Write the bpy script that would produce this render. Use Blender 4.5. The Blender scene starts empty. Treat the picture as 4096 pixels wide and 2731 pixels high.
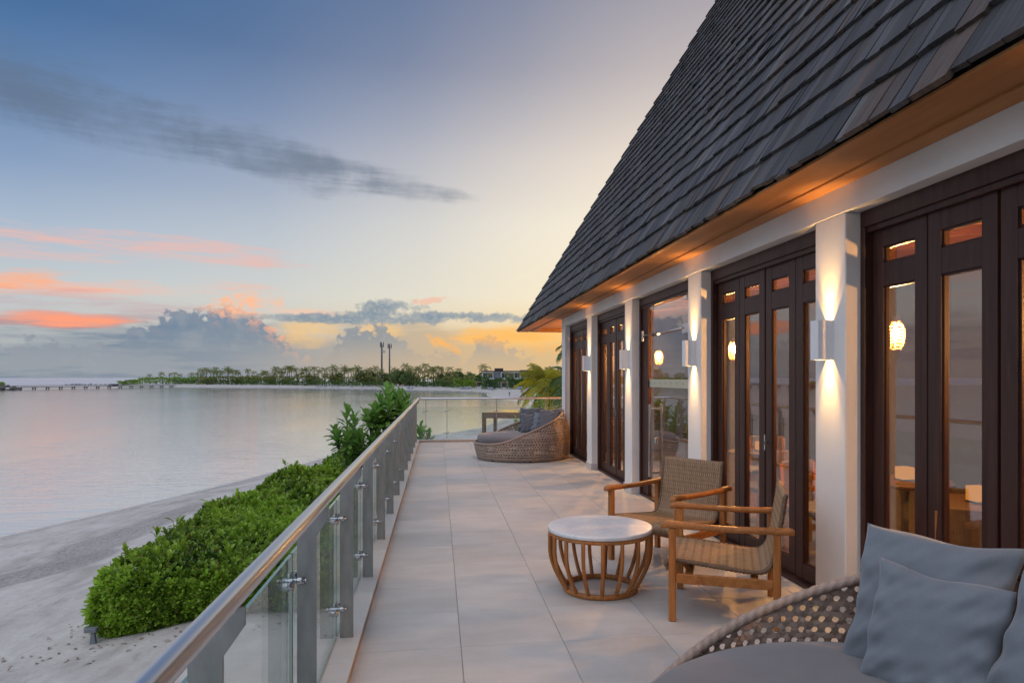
import bpy, math, random
import numpy as np
from mathutils import Vector, Matrix
random.seed(7)
rng = np.random.default_rng(7)
R = math.radians
scn = bpy.context.scene
col = scn.collection

# ------------------------------------------------------------------ camera
CAM_H = 1.552
YAW = R(8.57)
cd = bpy.data.cameras.new('camera')
cam = bpy.data.objects.new('camera', cd)
col.objects.link(cam)
cam.location = (0, 0, CAM_H)
cam.rotation_euler = (R(90), 0, -YAW)
cd.sensor_width = 36
cd.lens = 23.906
cd.shift_x = -0.0276
cd.shift_y = 0.0355
cd.clip_start = 0.05
cd.clip_end = 100000
scn.camera = cam

# ------------------------------------------------------------------ render / exposure
scn.render.engine = 'CYCLES'
scn.cycles.use_denoising = True
scn.cycles.use_adaptive_sampling = True
scn.cycles.adaptive_threshold = 0.025
scn.cycles.max_bounces = 8
scn.cycles.diffuse_bounces = 3
scn.cycles.glossy_bounces = 4
scn.cycles.transmission_bounces = 6
scn.cycles.transparent_max_bounces = 16
scn.cycles.caustics_reflective = False
scn.cycles.caustics_refractive = False
scn.cycles.sample_clamp_indirect = 4.0
scn.view_settings.view_transform = 'Standard'
scn.view_settings.look = 'None'
scn.view_settings.exposure = 0.12
scn.view_settings.gamma = 1.0

GLOW_AZ = R(34)     # clockwise from +Y: the sunset glow lies behind the building, to the right
SUN_AZ = R(-122)    # after sunset the light is the open sky over the lagoon: very soft, from the left
SUN_EL = R(60)


def lin(r, g, b):
    f = lambda c: (c / 255 / 12.92) if c / 255 <= 0.04045 else ((c / 255 + 0.055) / 1.055) ** 2.4
    return (f(r), f(g), f(b), 1.0)


class NT:
    """Small wrapper for building node trees."""
    def __init__(self, nt):
        self.nt = nt
        nt.nodes.clear()

    def n(self, t, **kw):
        nd = self.nt.nodes.new(t)
        for k, v in kw.items():
            setattr(nd, k, v)
        return nd

    def link(self, a, b):
        self.nt.links.new(a, b)

    def put(self, sock, v):
        if hasattr(v, 'links') or isinstance(v, bpy.types.NodeSocket):
            self.link(v, sock)
        else:
            sock.default_value = v

    def m(self, op, a, b=None, c=None, clamp=False):
        nd = self.n('ShaderNodeMath', operation=op, use_clamp=clamp)
        self.put(nd.inputs[0], a)
        if b is not None:
            self.put(nd.inputs[1], b)
        if c is not None:
            self.put(nd.inputs[2], c)
        return nd.outputs[0]

    def vm(self, op, a, b=None):
        nd = self.n('ShaderNodeVectorMath', operation=op)
        self.put(nd.inputs[0], a)
        if b is not None:
            self.put(nd.inputs[1], b)
        return nd.outputs['Vector'] if op not in ('DOT_PRODUCT', 'LENGTH') else nd.outputs['Value']

    def sep(self, v):
        nd = self.n('ShaderNodeSeparateXYZ')
        self.link(v, nd.inputs[0])
        return nd.outputs

    def comb(self, x, y, z):
        nd = self.n('ShaderNodeCombineXYZ')
        for i, v in enumerate((x, y, z)):
            self.put(nd.inputs[i], v)
        return nd.outputs[0]

    def noise(self, vec, scale=1.0, detail=4.0, rough=0.55, dist=0.0, out='Fac', dims='3D'):
        nd = self.n('ShaderNodeTexNoise', noise_dimensions=dims)
        if vec is not None:
            self.link(vec, nd.inputs['Vector'])
        nd.inputs['Scale'].default_value = scale
        nd.inputs['Detail'].default_value = detail
        nd.inputs['Roughness'].default_value = rough
        nd.inputs['Distortion'].default_value = dist
        return nd.outputs[out]

    def ramp(self, fac, stops, interp='LINEAR'):
        nd = self.n('ShaderNodeValToRGB')
        nd.color_ramp.interpolation = interp
        els = nd.color_ramp.elements
        while len(els) < len(stops):
            els.new(0.5)
        for e, (p, c) in zip(els, stops):
            e.position = p
            e.color = c if len(c) == 4 else (*c, 1)
        self.put(nd.inputs[0], fac)
        return nd.outputs[0]

    def framp(self, fac, stops, interp='LINEAR'):
        return self.ramp(fac, [(p, (v, v, v, 1)) for p, v in stops], interp)

    def mix(self, fac, a, b, mode='MIX'):
        nd = self.n('ShaderNodeMix', data_type='RGBA', blend_type=mode)
        self.put(nd.inputs[0], fac)
        self.put(nd.inputs[6], a)
        self.put(nd.inputs[7], b)
        return nd.outputs[2]

    def smooth(self, v, lo, hi):
        nd = self.n('ShaderNodeMapRange', interpolation_type='SMOOTHSTEP')
        self.put(nd.inputs[0], v)
        nd.inputs[1].default_value = lo
        nd.inputs[2].default_value = hi
        return nd.outputs[0]

    def mapping(self, vec, scale=(1, 1, 1), loc=(0, 0, 0), rot=(0, 0, 0)):
        nd = self.n('ShaderNodeMapping')
        self.link(vec, nd.inputs[0])
        nd.inputs['Scale'].default_value = scale
        nd.inputs['Location'].default_value = loc
        nd.inputs['Rotation'].default_value = rot
        return nd.outputs[0]

    def bump(self, h, strength=0.3, dist=0.01, normal=None):
        nd = self.n('ShaderNodeBump')
        nd.inputs['Strength'].default_value = strength
        nd.inputs['Distance'].default_value = dist
        self.link(h, nd.inputs['Height'])
        if normal is not None:
            self.link(normal, nd.inputs['Normal'])
        return nd.outputs[0]


# ------------------------------------------------------------------ world
def build_world():
    w = bpy.data.worlds.new('World')
    scn.world = w
    w.use_nodes = True
    w.cycles.sampling_method = 'MANUAL'
    w.cycles.sample_map_resolution = 256
    t = NT(w.node_tree)
    tc = t.n('ShaderNodeTexCoord')
    d = t.vm('NORMALIZE', tc.outputs['Generated'])
    x, y, z = t.sep(d)
    deg = 180 / math.pi
    A = t.m('MULTIPLY', t.m('ARCTAN2', x, y), deg)
    E = t.m('MULTIPLY', t.m('ARCSINE', z), deg)
    Ep = t.m('MAXIMUM', E, 0.0)
    # clear sky: a ramp over height away from the glow, another towards it
    e = t.m('DIVIDE', Ep, 90.0)
    away = t.ramp(e, [(0.0, lin(186, 190, 190)), (0.07, lin(186, 197, 204)), (0.115, lin(160, 180, 203)),
                      (0.16, lin(120, 150, 188)), (0.22, lin(80, 122, 170)), (0.27, lin(54, 102, 152)),
                      (0.5, lin(58, 96, 142)), (1.0, lin(70, 100, 140))])
    near = t.ramp(e, [(0.0, lin(255, 196, 105)), (0.035, lin(255, 212, 135)), (0.075, lin(255, 238, 202)),
                      (0.14, lin(254, 240, 214)), (0.2, lin(240, 224, 206)), (0.27, lin(200, 188, 184)),
                      (0.36, lin(150, 148, 160)), (0.55, lin(105, 118, 146)), (1.0, lin(70, 100, 140))])
    sx, sy = math.sin(GLOW_AZ), math.cos(GLOW_AZ)
    hl = t.m('SQRT', t.m('ADD', t.m('MULTIPLY', x, x), t.m('MULTIPLY', y, y)))
    hl = t.m('MAXIMUM', hl, 0.02)
    cosaz = t.m('DIVIDE', t.m('ADD', t.m('MULTIPLY', x, sx), t.m('MULTIPLY', y, sy)), hl)
    hc = t.m('MULTIPLY_ADD', cosaz, 0.5, 0.5)
    f_low = t.framp(hc, [(0.0, 0.0), (0.55, 0.0), (0.73, 0.08), (0.84, 0.26), (0.91, 0.56), (0.945, 0.80), (0.98, 1.0)])
    f_high = t.framp(hc, [(0.0, 0.0), (0.70, 0.0), (0.82, 0.05), (0.90, 0.18), (0.945, 0.42), (0.98, 0.82), (1.0, 1.0)])
    kE = t.m('MULTIPLY', t.smooth(Ep, 10.0, 30.0), .75)
    f = t.m('MULTIPLY_ADD', kE, t.m('SUBTRACT', f_high, f_low), f_low)
    sky = t.mix(f, away, near)
    # noise fields over the dome (degrees)
    P = t.comb(A, E, 0.0)
    fine = t.noise(P, 0.50, 5, 0.62, dims='2D')
    puff = t.noise(t.mapping(P, (1.0, 1.3, 1)), 1.5, 3, 0.5, dims='2D')
    broad = t.noise(P, 0.12, 2, 0.5, dims='2D')
    streak = t.noise(t.mapping(P, (0.055, 0.50, 1), rot=(0, 0, R(7))), 1.6, 5, 0.62, dims='2D')
    wisp = t.noise(t.mapping(P, (0.16, 1.9, 1), rot=(0, 0, R(5))), 1.0, 4, 0.65, dims='2D')
    wisp = t.m('SUBTRACT', wisp, 0.5)
    wob = t.m('SUBTRACT', fine, 0.5)
    wpf = t.m('SUBTRACT', puff, 0.5)
    wobb = t.m('SUBTRACT', broad, 0.5)
    strk = t.m('SUBTRACT', streak, 0.5)
    W_CLOUD = t.m('MULTIPLY_ADD', wob, 2.2, t.m('MULTIPLY_ADD', wpf, 1.9, t.m('MULTIPLY', strk, 1.2)))
    W_CIRR = t.m('MULTIPLY_ADD', wisp, 2.6, t.m('MULTIPLY_ADD', wobb, 1.2, t.m('MULTIPLY', strk, 3.4)))
    W_SOFT = t.m('MULTIPLY_ADD', t.m('ADD', t.m('MULTIPLY', wisp, .45), t.m('MULTIPLY', wob, .9)), 1.0, t.m('MULTIPLY_ADD', wobb, .8, t.m('MULTIPLY', strk, 1.8)))

    def blob(a0, e0, sa, se, rot=0.0, alpha=1.0, wobble=None, lo=0.0, hi=0.8):
        """soft ellipse in (azimuth, elevation) degrees with a noisy edge"""
        ca, sn = math.cos(R(rot)), math.sin(R(rot))
        if rot:
            u = t.m('MULTIPLY_ADD', A, ca / sa, t.m('MULTIPLY_ADD', E, sn / sa, -(a0 * ca + e0 * sn) / sa))
            v = t.m('MULTIPLY_ADD', E, ca / se, t.m('MULTIPLY_ADD', A, -sn / se, -(e0 * ca - a0 * sn) / se))
        else:
            u = t.m('MULTIPLY_ADD', A, 1 / sa, -a0 / sa)
            v = t.m('MULTIPLY_ADD', E, 1 / se, -e0 / se)
        r2 = t.m('MULTIPLY_ADD', u, u, t.m('MULTIPLY', v, v))
        q = t.m('SUBTRACT', wobble, r2)
        nd = t.n('ShaderNodeMapRange', interpolation_type='SMOOTHSTEP')
        t.link(q, nd.inputs[0])
        nd.inputs[1].default_value = lo - 1.0
        nd.inputs[2].default_value = hi - 1.0
        nd.inputs[4].default_value = alpha
        return nd.outputs[0]

    def over(base, mask, color, alpha=1.0):
        return t.mix(mask if alpha == 1.0 else t.m('MULTIPLY', mask, alpha), base, color)

    # ---- high dark streak falling from the left
    s_col = t.mix(f, lin(92, 110, 134), lin(150, 154, 162))
    for a0, e0, sa, se, rot, al in ((-24.5, 18.0, 11.5, 2.5, -5, .60), (-13.0, 16.9, 9.5, 2.1, -11, .62),
                                    (-4.0, 15.7, 7.5, 1.2, -10, .5), (-31, 19.3, 9.0, 3.0, 0, .45),
                                    (-8.5, 16.3, 7.0, 1.2, -9, .5), (1.0, 15.0, 3.4, .45, -9, .3)):
        sky = over(sky, blob(a0, e0, sa, se, rot, al, W_SOFT, 0.0, 1.25), s_col)
    # ---- pink cirrus to the left
    pink = lin(236, 184, 172)
    orange = lin(255, 176, 132)
    for a0, e0, sa, se, rot, c, al in ((-23, 9.5, 14.5, 1.15, -2, pink, .85), (-31, 8.6, 8.5, 1.3, 0, pink, .6),
                                       (-21.5, 6.4, 9.0, .95, 3, lin(246, 184, 160), .95), (-29.5, 6.4, 5.0, .95, 14, orange, .9),
                                       (-42, 7.5, 9.0, 2.2, 4, pink, .45), (-23.5, 5.0, 10.5, 1.1, 0, lin(196, 160, 166), .6)):
        sky = over(sky, blob(a0, e0, sa, se, rot, al, W_CIRR, 0.0, 1.9), c)
    # ---- bank of grey cloud low on the horizon, warmer to the right
    bank = t.mix(t.smooth(A, -17.0, 9.0), lin(140, 151, 163), lin(216, 184, 138))
    edge = t.m('SUBTRACT', t.m('MULTIPLY_ADD', wobb, 3.0, t.m('MULTIPLY_ADD', strk, 3.5, 4.0)), E)
    sky = over(sky, t.smooth(edge, -0.9, 1.3), bank, .84)
    layer = t.m('MULTIPLY', t.smooth(strk, -.03, .12), t.m('MULTIPLY', t.smooth(E, 5.0, 3.2), t.smooth(A, -11.0, -20.0)))
    sky = over(sky, layer, lin(112, 132, 152), .75)
    sky = over(sky, blob(-26.6, 4.0, 5.2, .8, 0, 1.0, W_CIRR, 0.0, 1.8), lin(255, 158, 122))
    # ---- yellow light between the towers
    for a0, e0, sa, se, al in ((-10.3, 3.5, 3.4, 1.3, .62), (-4.8, 3.8, 2.2, .8, .55), (8.0, 3.6, 7.0, 1.6, .92), (15.0, 3.2, 9.0, 2.2, .95)):
        sky = over(sky, blob(a0, e0, sa, se, 0, al, W_SOFT, 0.0, 1.1), lin(255, 203, 118))
    # ---- cumulus towers
    prof = t.framp(t.m('MULTIPLY_ADD', A, 1 / 120.0, 0.5),
                   [(0.0, .10), (0.12, .08), (0.22, .14), (0.27, .24), (0.303, .22), (0.316, .37), (0.335, .47), (0.352, .52),
                    (0.366, .58), (0.386, .48), (0.4, .32), (0.412, .18), (0.425, .14), (0.434, .36), (0.462, .44), (0.475, .30), (0.495, .14),
                    (0.503, .26), (0.511, .24), (0.518, .08), (0.526, .30), (0.536, .34), (0.548, .24), (0.56, .22), (0.572, .08),
                    (0.62, .12), (0.7, .20), (0.85, .15)])
    cut = t.m('MULTIPLY_ADD', prof, 10.0, t.m('MULTIPLY_ADD', wpf, 2.3, t.m('MULTIPLY', wob, 2.6)))
    ed = t.m('SUBTRACT', cut, E)
    cmask = t.smooth(ed, -.15, 0.40)
    tow = t.mix(t.smooth(A, -22.0, 6.0), lin(108, 130, 153), lin(146, 152, 156))
    tow = t.mix(t.smooth(E, 4.0, 0.6), tow, t.mix(t.smooth(A, -20.0, 0.0), lin(150, 156, 164), lin(196, 176, 150)))
    # billows catch the glow from the right
    shade = t.m('MULTIPLY', t.smooth(wpf, -.12, .16), t.smooth(ed, 2.2, .1))
    lcol = t.mix(t.smooth(A, -14.0, -2.0), lin(255, 182, 142), lin(232, 208, 170))
    litA = t.m('MULTIPLY', t.smooth(A, -18.2, -15.5), t.smooth(A, -8.5, -12.5))
    towl = t.mix(t.m('MULTIPLY', shade, t.m('MULTIPLY_ADD', litA, .80, .05)), tow, lcol)
    towl = t.mix(t.m('MULTIPLY', t.smooth(wob, .0, .22), .20), towl, lin(186, 182, 180))
    fade = t.framp(t.m('DIVIDE', Ep, 8.0), [(0.0, .2), (.12, .45), (.4, .9), (1, 1.0)])
    sky = over(sky, t.m('MULTIPLY', cmask, fade), towl)
    sky = over(sky, blob(-15.0, 5.5, 3.3, 1.05, 4, 1.0, W_CLOUD, -.1, 1.4), lin(255, 190, 150))
    sky = over(sky, blob(-11.0, 5.25, 4.2, .38, -2, .6, W_SOFT, 0.0, 1.2), lin(250, 196, 166))
    # ---- long flat deck of grey-blue cloud above the yellow gap
    deck = t.mix(t.smooth(wpf, -.1, .2), lin(128, 145, 160), lin(160, 166, 168))
    for a0, e0, sa, se, rot, al in ((-10.5, 4.75, 5.4, .42, 0, .85), (-3.0, 4.95, 8.5, .62, 1, .92), (5.0, 5.0, 8.0, .50, -1, .85),
                                    (-4.2, 5.7, 3.1, .75, 2, .95), (13.0, 4.7, 6, .35, 0, .5)):
        sky = over(sky, blob(a0, e0, sa, se, rot, al, W_CLOUD, -.1, .95), deck)
    sky = over(sky, blob(-.6, 6.4, 1.9, .30, 9, .75, W_CLOUD, 0.0, .8), lin(242, 190, 164))
    # ---- orange flare low right of centre
    for a0, e0, sa, se, rot, al in ((.6, 2.75, 1.7, .5, -24, .95), (7.0, 3.7, 6.5, .95, 3, .85), (9.5, 2.6, 6, .9, 0, .6), (18, 3.2, 9, 1.6, 0, .7)):
        sky = over(sky, blob(a0, e0, sa, se, rot, al, W_SOFT if sa > 3 else W_CLOUD, -.2, 1.5), lin(255, 184, 92))
    # below the horizon: sea tone
    sky = t.mix(t.smooth(E, 0.0, -1.0), sky, lin(120, 128, 138))
    # physically based twilight sky mixed in beneath the cloud colours
    ns = t.n('ShaderNodeTexSky', sky_type='NISHITA')
    ns.sun_disc = False
    ns.sun_elevation = SUN_EL
    ns.sun_rotation = SUN_AZ
    ns.altitude = 10
    ns.air_density = 1.0
    ns.dust_density = 2.0
    bgN = t.n('ShaderNodeBackground')
    t.link(ns.outputs[0], bgN.inputs[0])
    bgN.inputs[1].default_value = 0.05
    bgC = t.n('ShaderNodeBackground')
    t.link(sky, bgC.inputs[0])
    bgC.inputs[1].default_value = 1.0
    mx = t.n('ShaderNodeMixShader')
    mx.inputs[0].default_value = 0.92
    t.link(bgN.outputs[0], mx.inputs[1])
    t.link(bgC.outputs[0], mx.inputs[2])
    out = t.n('ShaderNodeOutputWorld')
    t.link(mx.outputs[0], out.inputs[0])


build_world()

sd = bpy.data.lights.new('sun', 'SUN')
sun = bpy.data.objects.new('sun', sd)
col.objects.link(sun)
sd.energy = 1.6
sd.angle = R(100)
sd.color = (1.0, 0.955, 0.945)
sv = Vector((math.sin(SUN_AZ) * math.cos(SUN_EL), math.cos(SUN_AZ) * math.cos(SUN_EL), math.sin(SUN_EL)))
sun.rotation_euler = sv.to_track_quat('Z', 'Y').to_euler()
sun.location = (-30, -5, 30)

# ------------------------------------------------------------------ object helpers
def tag(o, label=None, cat=None, group=None, kind=None):
    if label:
        o['label'] = label
    if cat:
        o['category'] = cat
    if group:
        o['group'] = group
    if kind:
        o['kind'] = kind
    return o


def empty(name, loc=(0, 0, 0), rz=0.0):
    o = bpy.data.objects.new(name, None)
    col.objects.link(o)
    o.location = loc
    o.rotation_euler = (0, 0, rz)
    return o


def link_mesh(name, me, parent=None, loc=(0, 0, 0), rot=(0, 0, 0)):
    o = bpy.data.objects.new(name, me)
    col.objects.link(o)
    o.parent = parent
    o.location = loc
    o.rotation_euler = rot
    return o


def copy_tree(o, parent=None):
    c = o.copy()
    col.objects.link(c)
    c.parent = parent
    for ch in list(o.children):
        copy_tree(ch, c)
    return c


class MB:
    def __init__(self):
        self.v = []
        self.f = []
        self.sm = []
        self.uv = None

    def add(self, vs, fs, smooth=False):
        b = len(self.v)
        self.v.extend([tuple(p) for p in vs])
        for f in fs:
            self.f.append(tuple(b + i for i in f))
            self.sm.append(smooth)
        return self

    def box(self, lo, hi, bev=0.0, M=None):
        c = [(lo[i] + hi[i]) / 2 for i in range(3)]
        h = [abs(hi[i] - lo[i]) / 2 for i in range(3)]
        b = min(bev, min(h) * 0.49)
        vs, fs = [], []
        if b <= 0:
            for sx in (-1, 1):
                for sy in (-1, 1):
                    for sz in (-1, 1):
                        vs.append(Vector((sx * h[0], sy * h[1], sz * h[2])))
            fs = [(0, 1, 3, 2), (4, 6, 7, 5), (0, 4, 5, 1), (2, 3, 7, 6), (0, 2, 6, 4), (1, 5, 7, 3)]
        else:
            idx = {}
            for sx in (-1, 1):
                for sy in (-1, 1):
                    for sz in (-1, 1):
                        s = (sx, sy, sz)
                        for ax in range(3):
                            p = [s[i] * (h[i] - (b if i != ax else 0)) for i in range(3)]
                            idx[(s, ax)] = len(vs)
                            vs.append(Vector(p))
            S = (-1, 1)
            for ax in range(3):
                o1, o2 = [i for i in range(3) if i != ax]
                for sg in S:
                    q = []
                    for a, bb in ((-1, -1), (1, -1), (1, 1), (-1, 1)):
                        s = [0, 0, 0]
                        s[ax] = sg; s[o1] = a; s[o2] = bb
                        q.append(idx[(tuple(s), ax)])
                    fs.append(tuple(q))
            for ax in range(3):          # edges along ax
                o1, o2 = [i for i in range(3) if i != ax]
                for a in S:
                    for bb in S:
                        s0 = [0, 0, 0]; s1 = [0, 0, 0]
                        s0[ax] = -1; s1[ax] = 1
                        for s in (s0, s1):
                            s[o1] = a; s[o2] = bb
                        s0, s1 = tuple(s0), tuple(s1)
                        fs.append((idx[(s0, o1)], idx[(s1, o1)], idx[(s1, o2)], idx[(s0, o2)]))
            for sx in S:
                for sy in S:
                    for sz in S:
                        s = (sx, sy, sz)
                        fs.append((idx[(s, 0)], idx[(s, 1)], idx[(s, 2)]))
            g = []
            for f in fs:
                n = (vs[f[1]] - vs[f[0]]).cross(vs[f[2]] - vs[f[0]])
                cen = sum((vs[i] for i in f), Vector()) / len(f)
                g.append(f if n.dot(cen) > 0 else f[::-1])
            fs = g
        cv = Vector(c)
        out = [(p + cv) for p in vs]
        if M is not None:
            out = [M @ p for p in out]
        return self.add(out, fs)

    def bar(self, p0, p1, w, h, bev=0.0, up=(0, 0, 1)):
        """box from p0 to p1 with cross-section w (sideways) x h (along up)"""
        p0, p1 = Vector(p0), Vector(p1)
        y = (p1 - p0)
        L = y.length
        y.normalize()
        x = y.cross(Vector(up))
        if x.length < 1e-5:
            x = y.cross(Vector((1, 0, 0)))
        x.normalize()
        z = x.cross(y)
        M = Matrix((x, y, z)).transposed().to_4x4()
        M.translation = p0
        return self.box((-w / 2, 0, -h / 2), (w / 2, L, h / 2), bev, M)

    def tube(self, pts, rad, n=10, closed=False, caps=True, flat=1.0, up=None):
        pts = [Vector(p) for p in pts]
        N = len(pts)
        rad = rad if hasattr(rad, '__len__') else [rad] * N
        vs, fs = [], []
        tan = []
        for i in range(N):
            if closed:
                a, b = pts[(i - 1) % N], pts[(i + 1) % N]
            else:
                a, b = pts[max(i - 1, 0)], pts[min(i + 1, N - 1)]
            tan.append((b - a).normalized())
        u = Vector(up) if up else (Vector((0, 0, 1)) if abs(tan[0].z) < 0.9 else Vector((1, 0, 0)))
        u = (u - tan[0] * u.dot(tan[0])).normalized()
        for i in range(N):
            u = (u - tan[i] * u.dot(tan[i]))
            u.normalize()
            w = tan[i].cross(u)
            for k in range(n):
                a = 2 * math.pi * k / n
                vs.append(pts[i] + (u * math.cos(a) + w * (math.sin(a) * flat)) * rad[i])
        for i in range(N if closed else N - 1):
            j = (i + 1) % N
            for k in range(n):
                k2 = (k + 1) % n
                fs.append((i * n + k, i * n + k2, j * n + k2, j * n + k))
        if caps and not closed:
            fs.append(tuple(range(n))[::-1])
            fs.append(tuple((N - 1) * n + k for k in range(n)))
        return self.add(vs, fs, True)

    def lathe(self, prof, n=32, center=(0, 0, 0), caps=True):
        vs, fs = [], []
        for r, z in prof:
            for k in range(n):
                a = 2 * math.pi * k / n
                vs.append((center[0] + r * math.cos(a), center[1] + r * math.sin(a), center[2] + z))
        m = len(prof)
        for i in range(m - 1):
            for k in range(n):
                k2 = (k + 1) % n
                fs.append((i * n + k, i * n + k2, (i + 1) * n + k2, (i + 1) * n + k))
        self.add(vs, fs, True)
        if caps:
            self.add(vs[:n], [tuple(range(n))[::-1]])
            self.add(vs[(m - 1) * n:], [tuple(range(n))])
        return self

    def prism(self, poly, axis_vec, M=None):
        """extrude polygon (list of 3D points) along a vector"""
        n = len(poly)
        a = Vector(axis_vec)
        vs = [Vector(p) for p in poly] + [Vector(p) + a for p in poly]
        if M is not None:
            vs = [M @ p for p in vs]
        fs = [tuple(range(n))[::-1], tuple(range(n, 2 * n))]
        for i in range(n):
            j = (i + 1) % n
            fs.append((i, j, n + j, n + i))
        return self.add(vs, fs)

    def sphere(self, c, r, nu=12, nv=8, sz=1.0):
        prof = []
        for i in range(1, nv):
            a = -math.pi / 2 + math.pi * i / nv
            prof.append((r * math.cos(a), r * sz * math.sin(a)))
        return self.lathe(prof, nu, c)

    def mesh(self, name, mat):
        me = bpy.data.meshes.new(name)
        me.from_pydata(self.v, [], self.f)
        if mat:
            me.materials.append(mat)
        me.polygons.foreach_set('use_smooth', self.sm)
        me.update()
        return me

    def build(self, name, mat, parent=None, loc=(0, 0, 0), rot=(0, 0, 0)):
        return link_mesh(name, self.mesh(name, mat), parent, loc, rot)


def np_mesh(name, V, F, mat, smooth=False, tone=None, uv=None):
    """V (n,3), F (m,k) all the same k; tone = float per vertex; uv per loop"""
    me = bpy.data.meshes.new(name)
    V = np.asarray(V, np.float32)
    F = np.asarray(F, np.int32)
    k = F.shape[1]
    me.vertices.add(len(V))
    me.vertices.foreach_set('co', V.ravel())
    me.loops.add(F.size)
    me.loops.foreach_set('vertex_index', F.ravel())
    me.polygons.add(len(F))
    me.polygons.foreach_set('loop_start', np.arange(0, F.size, k, dtype=np.int32))
    me.polygons.foreach_set('loop_total', np.full(len(F), k, np.int32))
    me.polygons.foreach_set('use_smooth', np.full(len(F), smooth))
    if tone is not None:
        a = me.attributes.new('tone', 'FLOAT', 'POINT')
        a.data.foreach_set('value', np.asarray(tone, np.float32))
    if uv is not None:
        l = me.uv_layers.new(name='UVMap')
        l.data.foreach_set('uv', np.asarray(uv, np.float32).ravel())
    if mat:
        me.materials.append(mat)
    me.update(calc_edges=True)
    me.validate()
    return me


# ------------------------------------------------------------------ materials
def new_mat(name):
    m = bpy.data.materials.new(name)
    m.use_nodes = True
    t = NT(m.node_tree)
    b = t.n('ShaderNodeBsdfPrincipled')
    o = t.n('ShaderNodeOutputMaterial')
    t.link(b.outputs[0], o.inputs[0])
    return m, t, b


def coords(t, which='Object'):
    return t.n('ShaderNodeTexCoord').outputs[which]


def simple(name, c, rough=0.5, metal=0.0, var=0.15, scale=6.0, stretch=(1, 1, 1), bump=0.0, bscale=60.0, spec=0.5):
    m, t, b = new_mat(name)
    co = t.mapping(coords(t), stretch)
    n = t.noise(co, scale, 5, 0.6)
    c = tuple(c[:3])
    lo = tuple(max(0, v * (1 - var)) for v in c) + (1,)
    hi = tuple(min(1, v * (1 + var)) for v in c) + (1,)
    t.link(t.ramp(n, [(0.3, lo), (0.7, hi)]), b.inputs['Base Color'])
    b.inputs['Roughness'].default_value = rough
    b.inputs['Metallic'].default_value = metal
    b.inputs['Specular IOR Level'].default_value = spec
    if bump:
        t.link(t.bump(t.noise(co, bscale, 3, 0.6), bump, 0.004), b.inputs['Normal'])
    return m


def wood(name, dark, light, rough=0.4, axis=2, scale=9.0, bump=0.15, stretch=0.07):
    m, t, b = new_mat(name)
    s = [1, 1, 1]
    s[axis] = stretch
    oi = t.n('ShaderNodeObjectInfo')
    off = t.vm('SCALE', t.comb(1.0, 1.7, 2.3))
    off.node.inputs['Scale'].default_value = 1.0
    t.link(t.m('MULTIPLY', oi.outputs['Random'], 31.0), off.node.inputs['Scale'])
    co = t.mapping(t.vm('ADD', coords(t), off), tuple(s))
    n = t.noise(co, scale, 6, 0.65, 0.8)
    n2 = t.noise(co, scale * 6, 3, 0.6)
    mix = t.m('ADD', t.m('MULTIPLY', n, .7), t.m('MULTIPLY', n2, .3))
    t.link(t.ramp(mix, [(0.32, dark), (0.68, light)]), b.inputs['Base Color'])
    b.inputs['Roughness'].default_value = rough
    b.inputs['Specular IOR Level'].default_value = .32
    t.link(t.bump(mix, bump, 0.004), b.inputs['Normal'])
    return m


M = {}
M['plaster'] = simple('white_plaster', (.77, .755, .735), .7, var=.06, scale=1.6, bump=.05, bscale=90)
M['beam_plaster'] = M['plaster']
M['sconce'] = simple('sconce_paint', (.78, .79, .81), .4, var=.02)
M['dark_wood'] = wood('dark_stained_wood', (.030, .011, .008, 1), (.075, .030, .020, 1), .45, 2, 14)
M['dark_wood_h'] = wood('dark_stained_head', (.030, .011, .008, 1), (.075, .030, .020, 1), .45, 1, 14)
M['black'] = simple('black_gap', (.012, .010, .009), .8)
M['teak'] = wood('oiled_teak', (.25, .085, .021, 1), (.50, .20, .055, 1), .42, 1, 22)
M['teak_z'] = wood('oiled_teak_leg', (.25, .085, .021, 1), (.50, .20, .055, 1), .42, 2, 22)
M['soffit'] = wood('soffit_plywood', (.36, .15, .05, 1), (.56, .27, .10, 1), .55, 1, 3.0, .06, .12)
M['ceiling'] = wood('ceiling_timber', (.48, .21, .055, 1), (.66, .32, .09, 1), .5, 1, 6.0)
M['rafter'] = wood('rafter_timber', (.12, .045, .016, 1), (.22, .085, .03, 1), .5, 0, 8.0)
M['steel'] = simple('brushed_steel_rail', (.64, .66, .68), .32, 1.0, .02, 4)
M['post'] = simple('brushed_steel_post', (.33, .325, .31), .42, .85, .18, 14, (1, 1, .35), .06, 120)
M['chrome'] = simple('clamp_steel', (.52, .53, .55), .2, 1.0, .05)
M['marble'] = None


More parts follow.
